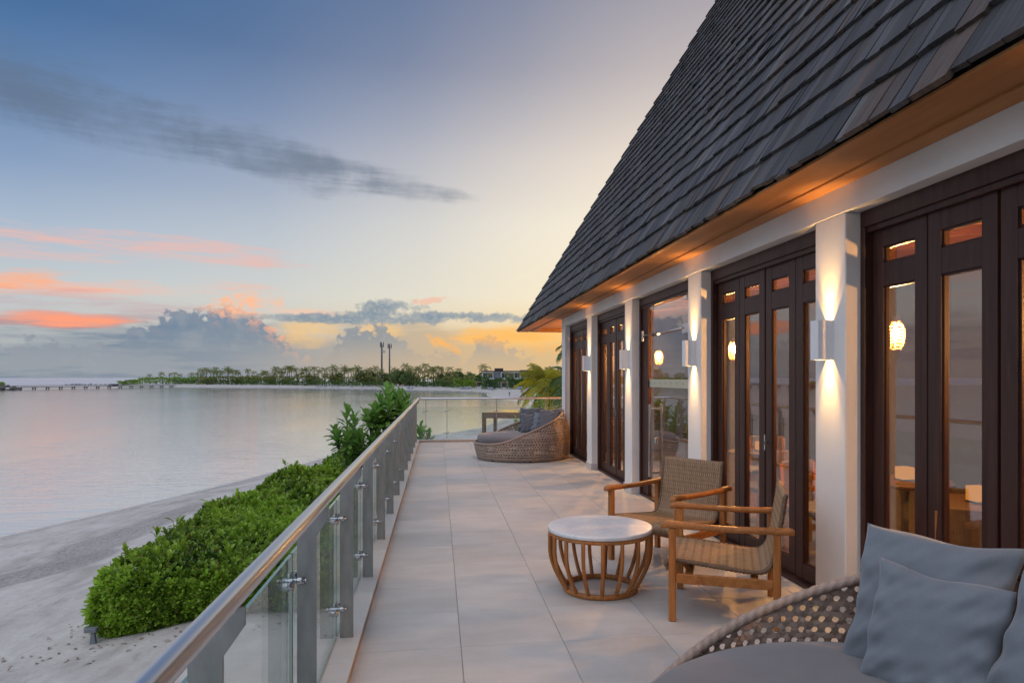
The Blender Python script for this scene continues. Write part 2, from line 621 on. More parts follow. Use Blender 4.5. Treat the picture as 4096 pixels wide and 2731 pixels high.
def mk_tile(name, base, amp, rough):
    m, t, b = new_mat(name)
    oi = t.n('ShaderNodeObjectInfo')
    rnd = oi.outputs['Random']
    off = t.comb(t.m('MULTIPLY', rnd, 53.0), t.m('MULTIPLY', rnd, 91.0), 0.0)
    co = t.vm('ADD', coords(t), off)
    st = t.noise(t.mapping(co, (1.6, 6.5, 1)), 1.0, 6, .62, .5)
    cl = t.noise(co, 2.2, 5, .6)
    sp = t.noise(co, 45, 3, .7)
    v = t.m('ADD', t.m('ADD', t.m('MULTIPLY', st, .38), t.m('MULTIPLY', cl, .50)), t.m('MULTIPLY', sp, .12))
    c = t.ramp(v, [(.32, tuple(x * (1 - amp) for x in base) + (1,)), (.5, tuple(base) + (1,)),
                   (.68, tuple(min(1, x * (1 + amp)) for x in base) + (1,))])
    shade = t.m('MULTIPLY_ADD', rnd, .13, .935)
    mul = t.n('ShaderNodeMix', data_type='RGBA', blend_type='MULTIPLY')
    mul.inputs[0].default_value = 1
    t.link(c, mul.inputs[6])
    t.link(t.comb(shade, shade, shade), mul.inputs[7])
    t.link(mul.outputs[2], b.inputs['Base Color'])
    t.link(t.m('MULTIPLY_ADD', cl, .25, rough), b.inputs['Roughness'])
    t.link(t.bump(sp, .04, .002), b.inputs['Normal'])
    return m


M['tile'] = mk_tile('terrace_tile', (.49, .465, .44), .17, .40)
M['coping'] = mk_tile('coping_tile', (.53, .515, .50), .09, .35)
M['grout'] = simple('grout', (.31, .285, .265), .9, var=.3, scale=1.5)
M['kerb_face'] = simple('kerb_render', (.40, .32, .26), .75, var=.08)
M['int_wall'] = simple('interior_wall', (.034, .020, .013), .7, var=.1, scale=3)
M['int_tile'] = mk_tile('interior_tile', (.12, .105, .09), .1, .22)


def mk_marble():
    m, t, b = new_mat('marble_top')
    co = coords(t)
    n = t.noise(co, 3.5, 8, .65, 1.2)
    vein = t.smooth(t.m('ABSOLUTE', t.m('SUBTRACT', n, .5)), .035, .0)
    spots = t.smooth(t.noise(co, 14, 6, .75, .6), .66, .74)
    clus = t.smooth(t.noise(co, 2.6, 2, .5), .5, .62)
    base = t.ramp(t.noise(co, 5, 5, .6), [(.3, (.66, .655, .66, 1)), (.7, (.76, .755, .75, 1))])
    c = t.mix(t.m('MULTIPLY', vein, .30), base, (.40, .40, .42, 1))
    c = t.mix(t.m('MULTIPLY', t.m('MULTIPLY', spots, clus), .75), c, (.22, .23, .24, 1))
    t.link(c, b.inputs['Base Color'])
    b.inputs['Roughness'].default_value = .33
    return m


M['marble'] = mk_marble()


def mk_shingle():
    m, t, b = new_mat('weathered_shingle')
    uv = coords(t, 'UV')
    at = t.n('ShaderNodeAttribute', attribute_name='tone')
    tone = at.outputs['Fac']
    off = t.comb(t.m('MULTIPLY', tone, 71.0), t.m('MULTIPLY', tone, 37.0), 0.0)
    p = t.vm('ADD', uv, off)
    g1 = t.noise(t.mapping(p, (34, 1.6, 1)), 1.0, 5, .65, .3)
    g2 = t.noise(t.mapping(p, (120, 3.5, 1)), 1.0, 3, .6)
    bl = t.noise(t.mapping(p, (5, 3, 1)), 1.0, 4, .6)
    cA = t.ramp(tone, [(0.0, (.018, .017, .018, 1)), (.18, (.042, .040, .043, 1)), (.34, (.074, .071, .074, 1)), (.46, (.036, .030, .029, 1)),
                       (.58, (.090, .060, .046, 1)), (.70, (.028, .028, .031, 1)), (.82, (.052, .051, .056, 1)), (.92, (.125, .120, .120, 1)), (1.0, (.052, .037, .029, 1))])
    k = t.m('ADD', t.m('MULTIPLY', g1, .9), t.m('ADD', t.m('MULTIPLY', g2, .5), t.m('MULTIPLY', bl, .5)))
    k = t.m('MULTIPLY', t.m('SUBTRACT', k, .47), 1.85)
    mul = t.n('ShaderNodeMix', data_type='RGBA', blend_type='MULTIPLY')
    mul.inputs[0].default_value = 1
    t.link(cA, mul.inputs[6])
    t.link(t.comb(k, k, k), mul.inputs[7])
    t.link(mul.outputs[2], b.inputs['Base Color'])
    b.inputs['Roughness'].default_value = .62
    t.link(t.bump(t.m('ADD', g1, t.m('MULTIPLY', g2, .6)), .5, .006), b.inputs['Normal'])
    return m


M['shingle'] = mk_shingle()


def mk_glass(name, tint, ior, refl_boost=1.0, rough=0.0):
    m = bpy.data.materials.new(name)
    m.use_nodes = True
    t = NT(m.node_tree)
    ge = t.n('ShaderNodeNewGeometry')
    cosv = t.m('ABSOLUTE', t.vm('DOT_PRODUCT', ge.outputs['Normal'], ge.outputs['Incoming']))
    f0 = ((ior - 1) / (ior + 1)) ** 2
    fres = t.m('MULTIPLY_ADD', t.m('POWER', t.m('SUBTRACT', 1.0, cosv), 5.0), 1 - f0, f0)
    tr = t.n('ShaderNodeBsdfTransparent')
    tr.inputs[0].default_value = tint
    gl = t.n('ShaderNodeBsdfGlossy')
    gl.inputs['Roughness'].default_value = rough
    gl.inputs['Color'].default_value = (.95, .97, 1, 1)
    mx = t.n('ShaderNodeMixShader')
    t.link(t.m('MULTIPLY', fres, refl_boost, clamp=True), mx.inputs[0])
    t.link(tr.outputs[0], mx.inputs[1])
    t.link(gl.outputs[0], mx.inputs[2])
    o = t.n('ShaderNodeOutputMaterial')
    t.link(mx.outputs[0], o.inputs[0])
    return m


M['glass_rail'] = mk_glass('railing_glass', (.92, .96, .94, 1), 1.5)
M['glass_door'] = mk_glass('door_glass', (.88, .89, .87, 1), 2.0, 1.25)
M['glass_clear'] = mk_glass('transom_glass', (.95, .95, .93, 1), 1.3)
M['glass_edge'] = simple('glass_edge', (.16, .30, .26), .15, var=.05)
M['frost'] = simple('frosted_band', (.52, .50, .36), .5, var=.04)


def mk_fabric(name, c, weave=900.0, sheen=.3):
    m, t, b = new_mat(name)
    co = coords(t)
    n = t.noise(co, 5, 4, .6)
    f = t.noise(co, weave * .3, 2, .5)
    k = t.m('ADD', t.m('MULTIPLY', n, .25), t.m('MULTIPLY', f, .25))
    lo = tuple(v * .86 for v in c) + (1,)
    hi = tuple(v * 1.12 for v in c) + (1,)
    t.link(t.ramp(k, [(.15, lo), (.35, hi)]), b.inputs['Base Color'])
    b.inputs['Roughness'].default_value = .9
    b.inputs['Sheen Weight'].default_value = sheen
    b.inputs['Sheen Roughness'].default_value = .5
    b.inputs['Specular IOR Level'].default_value = .2
    h = t.m('ADD', t.m('MULTIPLY', f, .22), t.noise(t.mapping(co, (1, .55, 1)), 7, 3, .6, 1.2))
    t.link(t.bump(h, .10, .010), b.inputs['Normal'])
    return m


M['pillow'] = mk_fabric('pillow_fabric', (.175, .195, .22))
M['pillow_dark'] = mk_fabric('pillow_fabric_dark', (.10, .105, .125))
M['mattress'] = mk_fabric('mattress_fabric', (.165, .15, .152))


def mk_wicker(name, dark, light, scale):
    m, t, b = new_mat(name)
    at = t.n('ShaderNodeAttribute', attribute_name='tone')
    co = coords(t)
    n = t.noise(co, scale, 4, .6)
    v = t.m('ADD', t.m('MULTIPLY', at.outputs['Fac'], .55), t.m('MULTIPLY', n, .45))
    t.link(t.ramp(v, [(.2, dark), (.8, light)]), b.inputs['Base Color'])
    b.inputs['Roughness'].default_value = .48
    t.link(t.bump(t.noise(co, scale * 5, 2, .5), .2, .003), b.inputs['Normal'])
    return m


M['cane'] = mk_wicker('woven_cane', (.21, .145, .11, 1), (.45, .335, .27, 1), 40)
M['rattan'] = mk_wicker('woven_rattan_seat', (.14, .078, .040, 1), (.46, .285, .15, 1), 30)


def mk_leaf(name, dark, light, rough=.42, trans=.25):
    m = bpy.data.materials.new(name)
    m.use_nodes = True
    t = NT(m.node_tree)
    at = t.n('ShaderNodeAttribute', attribute_name='tone')
    c = t.ramp(at.outputs['Fac'], [(0.0, dark), (.6, light), (.93, tuple(min(1, v * 1.25) for v in light[:3]) + (1,)), (1.0, (.22, .17, .035, 1))])
    b = t.n('ShaderNodeBsdfPrincipled')
    t.link(c, b.inputs['Base Color'])
    b.inputs['Roughness'].default_value = rough
    tl = t.n('ShaderNodeBsdfTranslucent')
    t.link(c, tl.inputs[0])
    mx = t.n('ShaderNodeMixShader')
    mx.inputs[0].default_value = trans
    t.link(b.outputs[0], mx.inputs[1])
    t.link(tl.outputs[0], mx.inputs[2])
    o = t.n('ShaderNodeOutputMaterial')
    t.link(mx.outputs[0], o.inputs[0])
    return m


M['leaf_hedge'] = mk_leaf('hedge_leaf', (.045, .105, .012, 1), (.29, .46, .045, 1), .34, .3)
M['leaf_shrub'] = mk_leaf('shrub_leaf', (.06, .15, .035, 1), (.22, .42, .09, 1), .34, .35)
M['leaf_far'] = mk_leaf('far_leaf', (.05, .085, .026, 1), (.15, .21, .06, 1), .5, .2)
M['leaf_green'] = mk_leaf('far_shrub_leaf', (.04, .09, .02, 1), (.12, .23, .045, 1), .5, .2)
M['frond_far'] = mk_leaf('far_palm_frond', (.10, .125, .035, 1), (.32, .34, .10, 1), .5, .35)
M['frond_near'] = mk_leaf('yellow_palm_frond', (.16, .18, .015, 1), (.52, .46, .04, 1), .42, .4)
M['frond_green'] = mk_leaf('green_palm_frond', (.03, .07, .02, 1), (.10, .19, .05, 1), .42, .3)
M['dry_leaf'] = simple('dry_leaf', (.24, .17, .12), .8, var=.5, scale=3)
M['bark'] = simple('palm_bark', (.13, .105, .085), .9, var=.35, scale=9, bump=.4, bscale=20)
M['twig'] = simple('hedge_twigs', (.030, .028, .016), .95, var=.4, scale=8)
M['white_wall'] = simple('villa_white', (.62, .63, .64), .7, var=.05)
M['grey_wall'] = simple('villa_grey', (.20, .22, .24), .7, var=.08)
M['dark_roof'] = simple('villa_roof', (.055, .04, .038), .7, var=.15)
M['villa_glass'] = simple('villa_window', (.05, .06, .07), .1, var=.1)
M['mast'] = simple('mast_metal', (.12, .12, .14), .6)
M['pier'] = simple('pier_boards', (.42, .40, .36), .8, var=.2, scale=2)
M['pile'] = simple('pier_pile', (.12, .11, .10), .8, var=.2)
M['rock'] = simple('reef_rock', (.17, .155, .14), .95, var=.45, scale=1.2, bump=.5, bscale=3)
M['lounger'] = simple('lounger_grey', (.30, .33, .38), .7)
M['pergola'] = wood('grey_weathered_wood', (.11, .095, .085, 1), (.25, .22, .195, 1), .8, 0, 12)
M['pale_wood'] = wood('pale_wood', (.38, .24, .15, 1), (.52, .36, .24, 1), .7, 2, 8)
M['bulb'] = None


def emit(name, c, s):
    m = bpy.data.materials.new(name)
    m.use_nodes = True
    t = NT(m.node_tree)
    e = t.n('ShaderNodeEmission')
    e.inputs[0].default_value = (*c, 1)
    e.inputs[1].default_value = s
    o = t.n('ShaderNodeOutputMaterial')
    t.link(e.outputs[0], o.inputs[0])
    return m


M['bulb'] = emit('pendant_bulb', (1.0, .46, .13), 7000)
M['candle'] = emit('candle_glow', (1.0, .36, .06), .8)
M['amber'] = simple('amber_cage', (.60, .26, .05), .4, var=.1)


# ================================================================== GROUND AND SEA
ZW = -5.05                                   # still water level (terrace floor is z = 0)
SHORE = [(-30, -40), (-23.5, 0), (-20.5, 18), (-19.3, 26), (-18.0, 31.3), (-16.5, 35.1), (-14.5, 40.5), (-11.9, 48.7), (-8.4, 63.2),
         (-2.2, 77.9), (1.7, 83.0), (4.7, 88.8), (8.8, 103.6), (12.4, 125.1), (18.5, 150), (24.2, 179.8), (22.6, 196), (19.5, 215), (18.0, 250),
         (20.2, 285), (19.8, 312), (14.0, 331.1), (-0.3, 352.7), (-17.5, 370.0), (-33.5, 402), (-75, 438), (-121.0, 466),
         (-179.9, 500.0), (-214.7, 540), (-250, 590), (-262, 612)]
LAND = np.array(SHORE + [(-255, 640), (-180, 660), (0, 660), (300, 650), (600, 600), (700, 0), (600, -60)], float)


def signed_dist(px, py):
    """distance to the shore line, positive on land"""
    P = np.stack([px, py], -1)
    best = np.full(px.shape, 1e9)
    n = len(SHORE)
    pts = np.array(SHORE + [(-255, 640), (-180, 660), (0, 660), (300, 650)], float)
    for i in range(len(pts) - 1):
        a, b = pts[i], pts[i + 1]
        ab = b - a
        tt = np.clip(((P - a) @ ab) / (ab @ ab), 0, 1)
        q = a + tt[..., None] * ab
        best = np.minimum(best, np.hypot(P[..., 0] - q[..., 0], P[..., 1] - q[..., 1]))
    inside = np.zeros(px.shape, bool)
    j = len(LAND) - 1
    for i in range(len(LAND)):
        xi, yi = LAND[i]
        xj, yj = LAND[j]
        c = ((yi > py) != (yj > py)) & (px < (xj - xi) * (py - yi) / (yj - yi + 1e-12) + xi)
        inside ^= c
        j = i
    return np.where(inside, best, -best)


def _sm(x):
    x = np.clip(x, 0, 1)
    return x * x * (3 - 2 * x)


def ground_z(px, py):
    px = np.asarray(px, float)
    py = np.asarray(py, float)
    d = signed_dist(px, py)
    r = np.hypot(px, py)
    cap = 1.6 + 1.1 * _sm((62 - r) / 30)
    und = 0.05 * np.sin(px * .9 + py * .35) + 0.05 * np.sin(py * .55 - px * .4 + 1.3) + .03 * np.sin(px * 2.1 - py * 1.3)
    up = cap * (-np.log(np.exp(-9 * np.minimum(np.maximum(d, 0) / 17, 6)) + math.exp(-9)) / 9) + und * np.clip(d / 6, 0, 1)
    dn = -np.minimum(np.maximum(-d, 0) * .07, 3.0)
    return ZW + np.where(d > 0, up, dn)


def gz(x, y):
    return float(ground_z(np.array([x]), np.array([y]))[0])


def mk_sand():
    m, t, b = new_mat('coral_sand')
    co = coords(t)
    x, y, z = t.sep(co)
    n1 = t.noise(co, .35, 5, .6)
    n2 = t.noise(t.mapping(co, (1, .45, 1), rot=(0, 0, .35)), 1.6, 7, .68)
    n3 = t.noise(co, 11, 5, .75)
    base = t.ramp(t.m('ADD', t.m('MULTIPLY', n1, .5), t.m('MULTIPLY', n2, .5)),
                  [(.38, (.38, .35, .32, 1)), (.5, (.52, .49, .455, 1)), (.62, (.62, .59, .555, 1))])
    # band of coarse coral rubble along the beach, at one height
    zz = t.m('ADD', z, t.m('MULTIPLY', t.m('SUBTRACT', n1, .5), .5))
    band = t.m('MULTIPLY', t.smooth(zz, -3.86, -3.78), t.smooth(zz, -3.40, -3.50))
    far = t.smooth(y, 70, 40)
    rub = t.ramp(n3, [(.36, (.14, .125, .12, 1)), (.5, (.30, .28, .265, 1)), (.64, (.48, .455, .43, 1))])
    c = t.mix(t.m('MULTIPLY', t.m('MULTIPLY', band, far), .7), base, rub)
    # scattered bits of seaweed and leaf
    bits = t.smooth(t.noise(co, 9, 3, .8, .5), .70, .74)
    patch = t.smooth(t.noise(co, .7, 3, .6), .5, .62)
    c = t.mix(t.m('MULTIPLY', t.m('MULTIPLY', bits, patch), .6), c, (.20, .16, .15, 1))
    # wet strip at the water's edge
    wet = t.smooth(t.m('ADD', z, t.m('MULTIPLY', t.m('SUBTRACT', n1, .5), .25)), ZW + .30, ZW + .06)
    c = t.mix(t.m('MULTIPLY', wet, .45), c, (.26, .235, .215, 1))
    zf = t.m('ADD', z, t.m('MULTIPLY', t.m('SUBTRACT', n2, .5), .10))
    foam = t.m('MULTIPLY', t.smooth(zf, ZW - .03, ZW + .01), t.smooth(zf, ZW + .06, ZW + .035))
    c = t.mix(t.m('MULTIPLY', foam, .75), c, (.78, .76, .74, 1))
    t.link(c, b.inputs['Base Color'])
    t.link(t.m('SUBTRACT', .95, t.m('MULTIPLY', wet, .75)), b.inputs['Roughness'])
    b.inputs['Specular IOR Level'].default_value = .35
    h = t.m('ADD', t.m('ADD', t.m('MULTIPLY', t.noise(co, 1.7, 5, .65), .5), t.m('MULTIPLY', n3, .05)),
            t.m('MULTIPLY', t.noise(t.mapping(co, (1, 3.0, 1), rot=(0, 0, .4)), 1.1, 4, .6), .35))
    vo = t.n('ShaderNodeTexVoronoi', feature='F1', voronoi_dimensions='2D')
    t.link(t.mapping(co, (1.0, .62, 1), rot=(0, 0, .5)), vo.inputs['Vector'])
    vo.inputs['Scale'].default_value = 1.5
    trod = t.m('MULTIPLY', t.smooth(vo.outputs['Distance'], .26, .10), t.smooth(t.noise(co, .22, 2, .5), .42, .55))
    h = t.m('SUBTRACT', h, t.m('MULTIPLY', trod, .30))
    t.link(t.bump(h, .7, .16), b.inputs['Normal'])
    return m


M['sand'] = mk_sand()


def mk_water():
    m, t, b = new_mat('lagoon_water')
    co = coords(t)
    x, y, z = t.sep(co)
    n = t.noise(t.mapping(co, (.05, .016, 1), rot=(0, 0, .25)), 1.0, 4, .6)
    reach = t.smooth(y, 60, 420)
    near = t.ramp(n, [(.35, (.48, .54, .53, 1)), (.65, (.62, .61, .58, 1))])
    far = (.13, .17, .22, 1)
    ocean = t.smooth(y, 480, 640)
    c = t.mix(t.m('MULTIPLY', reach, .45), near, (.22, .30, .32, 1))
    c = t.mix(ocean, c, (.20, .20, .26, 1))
    w1 = t.noise(t.mapping(co, (.55, 1.7, 1), rot=(0, 0, .18)), 1.0, 4, .6, .3)
    w2 = t.noise(t.mapping(co, (.10, .42, 1), rot=(0, 0, -.12)), 1.0, 3, .55)
    h = t.m('ADD', t.m('MULTIPLY', w1, 1.1), t.m('MULTIPLY', w2, 1.5))
    bp = t.n('ShaderNodeBump')
    bp.inputs['Distance'].default_value = .036
    t.link(t.m('MULTIPLY_ADD', t.smooth(n, .35, .65), .6, .45), bp.inputs['Strength'])
    t.link(h, bp.inputs['Height'])
    nt = t.nt
    nt.nodes.remove(b)
    df = t.n('ShaderNodeBsdfDiffuse')
    t.link(c, df.inputs['Color'])
    gl = t.n('ShaderNodeBsdfGlossy')
    gl.inputs['Color'].default_value = (.97, .97, .97, 1)
    t.link(t.m('MULTIPLY_ADD', ocean, .2, .09), gl.inputs['Roughness'])
    ge = t.n('ShaderNodeNewGeometry')
    for nd in (df, gl):
        t.link(bp.outputs[0], nd.inputs['Normal'])
    cosv = t.m('ABSOLUTE', t.vm('DOT_PRODUCT', bp.outputs[0], ge.outputs['Incoming']))
    fr = t.m('MULTIPLY_ADD', t.m('POWER', t.m('SUBTRACT', 1.0, cosv), 2.4), .88, .08)
    mx = t.n('ShaderNodeMixShader')
    t.link(fr, mx.inputs[0])
    t.link(df.outputs[0], mx.inputs[1])
    t.link(gl.outputs[0], mx.inputs[2])
    out = [x_ for x_ in nt.nodes if x_.type == 'OUTPUT_MATERIAL'][0]
    t.link(mx.outputs[0], out.inputs[0])
    return m


M['water'] = mk_water()


def build_ground():
    ang = np.radians(np.concatenate([np.linspace(-115, -52, 60)[:-1], np.linspace(-52, 34, 380), np.linspace(34, 110, 70)[1:]]))
    rad = np.geomspace(2.0, 900, 300)
    AA, RR = np.meshgrid(ang, rad)
    X = RR * np.sin(AA)
    Y = RR * np.cos(AA)
    Z = ground_z(X, Y)
    V = np.stack([X, Y, Z], -1).reshape(-1, 3)
    na = len(ang)
    i, j = np.meshgrid(np.arange(len(rad) - 1), np.arange(na - 1), indexing='ij')
    a = (i * na + j).ravel()
    F = np.stack([a, a + 1, a + na + 1, a + na], -1)[:, ::-1]
    me = np_mesh('beach', V, F, M['sand'], True)
    o = link_mesh('beach', me)
    tag(o, 'pale coral sand beach curving round the lagoon', 'beach', kind='structure')
    s = 40000
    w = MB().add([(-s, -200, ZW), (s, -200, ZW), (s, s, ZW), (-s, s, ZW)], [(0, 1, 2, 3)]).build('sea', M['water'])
    tag(w, 'calm lagoon water reflecting the sunset sky', 'sea', kind='structure')


build_ground()

# ================================================================== TERRACE
YEND = 16.60
KX = -0.445


def build_terrace():
    t = MB()
    t.box((-.62, -3, -.38), (9.0, YEND + .18, -.0225)).box((KX, -3, -.0224), (2.67, YEND, -.006)).box((2.671, 14.02, -.0224), (8.9, YEND, -.006))
    slab = t.build('terrace', M['grout'])
    tag(slab, 'long stone tiled terrace floor beside the building', 'terrace', kind='structure')
    w = MB().box((-.56, -3, -3.4), (-.30, YEND + .1, -.38)).box((-.30, YEND - .14, -3.4), (9, YEND + .1, -.38)).build('terrace_wall', M['plaster'], slab)
    g = .0038
    full = MB().box((-.3 + g / 2, -.3 + g / 2, -.022), (.3 - g / 2, .3 - g / 2, 0), .0016).mesh('tile', M['tile'])
    cut = MB().box((-.07 + g / 2, -.3 + g / 2, -.022), (.07 - g / 2, .3 - g / 2, 0), .0016).mesh('tile', M['tile'])
    short = MB().box((-.3 + g / 2, -.05 + g / 2, -.022), (.3 - g / 2, .05 - g / 2, 0), .0016).mesh('tile', M['tile'])
    y0 = 3.952 - .6 * 8
    rows = []
    y = y0
    while y + .6 < YEND - .01:
        rows.append(y + .3)
        y += .6
    for yc in rows:
        xs = [(-.467 + .6 * k + .3) for k in range(5)]
        for xc in xs:
            link_mesh('tile', full, slab, (xc, yc, random.uniform(-.0006, 0)))
        if yc < 14.3:
            link_mesh('tile', cut, slab, (2.604, yc, 0))
        else:
            for k in range(5):
                link_mesh('tile', full, slab, (2.833 + .6 * k, yc, 0))
    rest = YEND - y
    if rest > .03:
        me = MB().box((-.3 + g / 2, -rest / 2 + g / 2, -.022), (.3 - g / 2, rest / 2 - g / 2, 0), .0016).mesh('tile', M['tile'])
        for k in range(10):
            link_mesh('tile', me, slab, (-.167 + .6 * k, y + rest / 2, 0))
    # kerb carrying the railing
    kb = MB().box((-.62, -3, -.02), (KX, YEND + .18, .038)).box((KX, YEND, -.02), (5.4, YEND + .18, .046)).build('kerb', M['kerb_face'])
    tag(kb, 'low kerb along the terrace edge under the railing', 'kerb', kind='structure')
    cp = MB().box((-.0875, -.3 + g / 2, 0), (.0875, .3 - g / 2, .012), .0016).mesh('coping_tile', M['coping'])
    yy = -1.7
    while yy < YEND - .4:
        link_mesh('coping_tile', cp, kb, (-.5325, yy + .3, .038))
        yy += .6
    r2 = YEND - yy
    me = MB().box((-.0875, -r2 / 2, 0), (.0875, r2 / 2 - g, .012), .0016).mesh('coping_tile', M['coping'])
    link_mesh('coping_tile', me, kb, (-.5325, yy + r2 / 2, .038))
    cf = MB().box((-.3 + g / 2, -.09, 0), (.3 - g / 2, .09, .012), .0016).mesh('coping_tile', M['coping'])
    for k in range(10):
        link_mesh('coping_tile', cf, kb, (-.32 + .6 * k, YEND + .09, .046))


build_terrace()

# ================================================================== BUILDING
BY = [-.655, 1.76, 4.173, 6.582, 8.998, 11.415, 13.84]      # column centres along the facade
CW = .175
XF = 2.57                                                    # outer face of the columns
bld = empty('restaurant_building', (XF, 6, 0))
tag(bld, 'white columned beach building with steep dark shingle roof and brown folding doors', 'building')
bld_inv = Matrix.Translation((-XF, -6, 0))


def bpart(mb, name, mat, parent=None):
    """a part of the building, modelled in world coordinates"""
    o = mb.build(name, mat, parent or bld)
    if parent is None or parent is bld:
        o.location = (-XF, -6, 0)
    return o


def build_shell():
    for yc in BY:
        c = bpart(MB().box((XF, yc - CW, .0), (2.80, yc + CW, 2.61), .006), 'column', M['plaster'])
        bpart(MB().box((XF - .016, yc - CW - .014, .001), (2.70, yc + CW + .014, .105), .004), 'plinth', M['coping'], c)
    bpart(MB().box((XF - .003, -3, 2.61), (2.92, 14.015, 2.86), .004), 'beam', M['plaster'])
    # eaves: inner trim board and outer plywood board, then the porch beyond the last column
    bpart(MB().box((2.436, -3, 2.777), (XF - .004, 18.02, 2.86), .003), 'eaves_trim', M['soffit'])
    ys = [-3, -.6, 1.84, 4.28, 6.72, 9.16, 11.6, 14.04, 16.48, 18.30]
    for a, b in zip(ys[:-1], ys[1:]):
        bpart(MB().box((2.150, a + .0015, 2.792), (2.435, b - .0015, 2.81), .0015), 'soffit_board', M['soffit'])
    bpart(MB().box((2.571, 17.86, 2.777), (8, 18.02, 2.86), .003), 'eaves_trim', M['soffit'])
    bpart(MB().box((2.571, 18.021, 2.792), (8, 18.30, 2.81), .002), 'soffit_board', M['soffit'])
    k = 0
    y = 14.02
    while y < 17.85:
        bpart(MB().box((2.572, y + .002, 2.862), (8, min(y + .128, 17.86), 2.885), .003), 'ceiling_board', M['ceiling'])
        y += .13
    # inside: floor, walls and the timber ceiling under the roof
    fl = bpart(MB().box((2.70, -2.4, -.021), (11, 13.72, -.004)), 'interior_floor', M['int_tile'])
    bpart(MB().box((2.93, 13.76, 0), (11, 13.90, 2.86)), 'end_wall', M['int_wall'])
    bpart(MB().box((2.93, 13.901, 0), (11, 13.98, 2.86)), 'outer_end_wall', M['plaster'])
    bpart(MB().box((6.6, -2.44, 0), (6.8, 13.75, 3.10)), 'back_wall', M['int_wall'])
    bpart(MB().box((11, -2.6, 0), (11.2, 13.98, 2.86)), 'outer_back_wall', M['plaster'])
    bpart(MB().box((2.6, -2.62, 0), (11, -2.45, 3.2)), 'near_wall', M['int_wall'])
    ce = bpart(MB().prism([(2.92, -2.5, 2.70), (6.8, -2.5, 3.13), (10.9, -2.5, 3.13), (10.9, -2.5, 3.20), (6.8, -2.5, 3.20), (2.92, -2.5, 2.78)], (0, 16.3, 0)),
               'ceiling', M['ceiling'])
    y = -2.1
    while y < 13.6:
        bpart(MB().bar((2.93, y, 2.665), (6.58, y, 3.07), .06, .09, .004), 'rafter', M['rafter'], ce)
        y += .62
    bpart(MB().box((5.75, -2.4, 2.78), (5.9, 13.7, 2.93), .01), 'tie_beam', M['rafter'], ce)


def build_doors():
    for i in range(len(BY) - 1):
        y0, y1 = BY[i] + CW, BY[i + 1] - CW
        fr = bpart(MB().box((2.672, y0, 2.505), (2.80, y1, 2.609), .004)
                   .box((2.690, y0, 2.47), (2.715, y1, 2.505), .003)
                   .box((2.672, y0, .0), (2.80, y0 + .045, 2.505), .004)
                   .box((2.672, y1 - .045, .0), (2.80, y1, 2.505), .004)
                   .box((2.668, y0 + .045, .0), (2.80, y1 - .045, .028), .004), 'door_frame', M['dark_wood'])
        if i == 3:
            build_glass_door(y0, y1)
            continue
        w = (y1 - y0 - .09) / 4
        for k in range(4):
            a = y0 + .045 + k * w + .008
            b = y0 + .045 + (k + 1) * w - .008
            st = .098
            X0, X1 = 2.722 + .004 * (k % 2), 2.770
            lf = (MB().box((X0, a, .032), (X1, a + st, 2.498), .003)
                  .box((X0, b - st, .032), (X1, b, 2.498), .003)
                  .box((X0 + .002, a + st, 2.362), (X1, b - st, 2.498), .003)
                  .box((X0 + .002, a + st, 2.118), (X1, b - st, 2.262), .003)
                  .box((X0 + .002, a + st, .032), (X1, b - st, .152), .003))
            leaf = bpart(lf, 'door_leaf', M['dark_wood'])
            bead = MB()
            for (z0, z1) in ((.152, 2.118), (2.262, 2.362)):
                for (ya, yb) in ((a + st, a + st + .012), (b - st - .012, b - st)):
                    bead.box((X0 + .014, ya, z0), (X1 - .004, yb, z1))
                bead.box((X0 + .014, a + st + .012, z0), (X1 - .004, b - st - .012, z0 + .01))
                bead.box((X0 + .014, a + st + .012, z1 - .01), (X1 - .004, b - st - .012, z1))
            bpart(bead, 'glazing_bead', M['dark_wood'], leaf)
            bpart(MB().box((2.748, a + st + .002, .155), (2.753, b - st - .002, 2.115)), 'pane', M['glass_door'], leaf)
            bpart(MB().box((2.748, a + st + .002, 2.265), (2.753, b - st - .002, 2.359)), 'transom_pane', M['glass_clear'], leaf)
            if k == 1 and i != 1:
                bpart(MB().box((X0 - .035, b - .05, 1.0), (X0, b - .035, 1.02)).box((X0 - .035, b - .05, .95), (X0 - .028, b - .035, 1.08), .002),
                      'door_handle', M['chrome'], leaf)


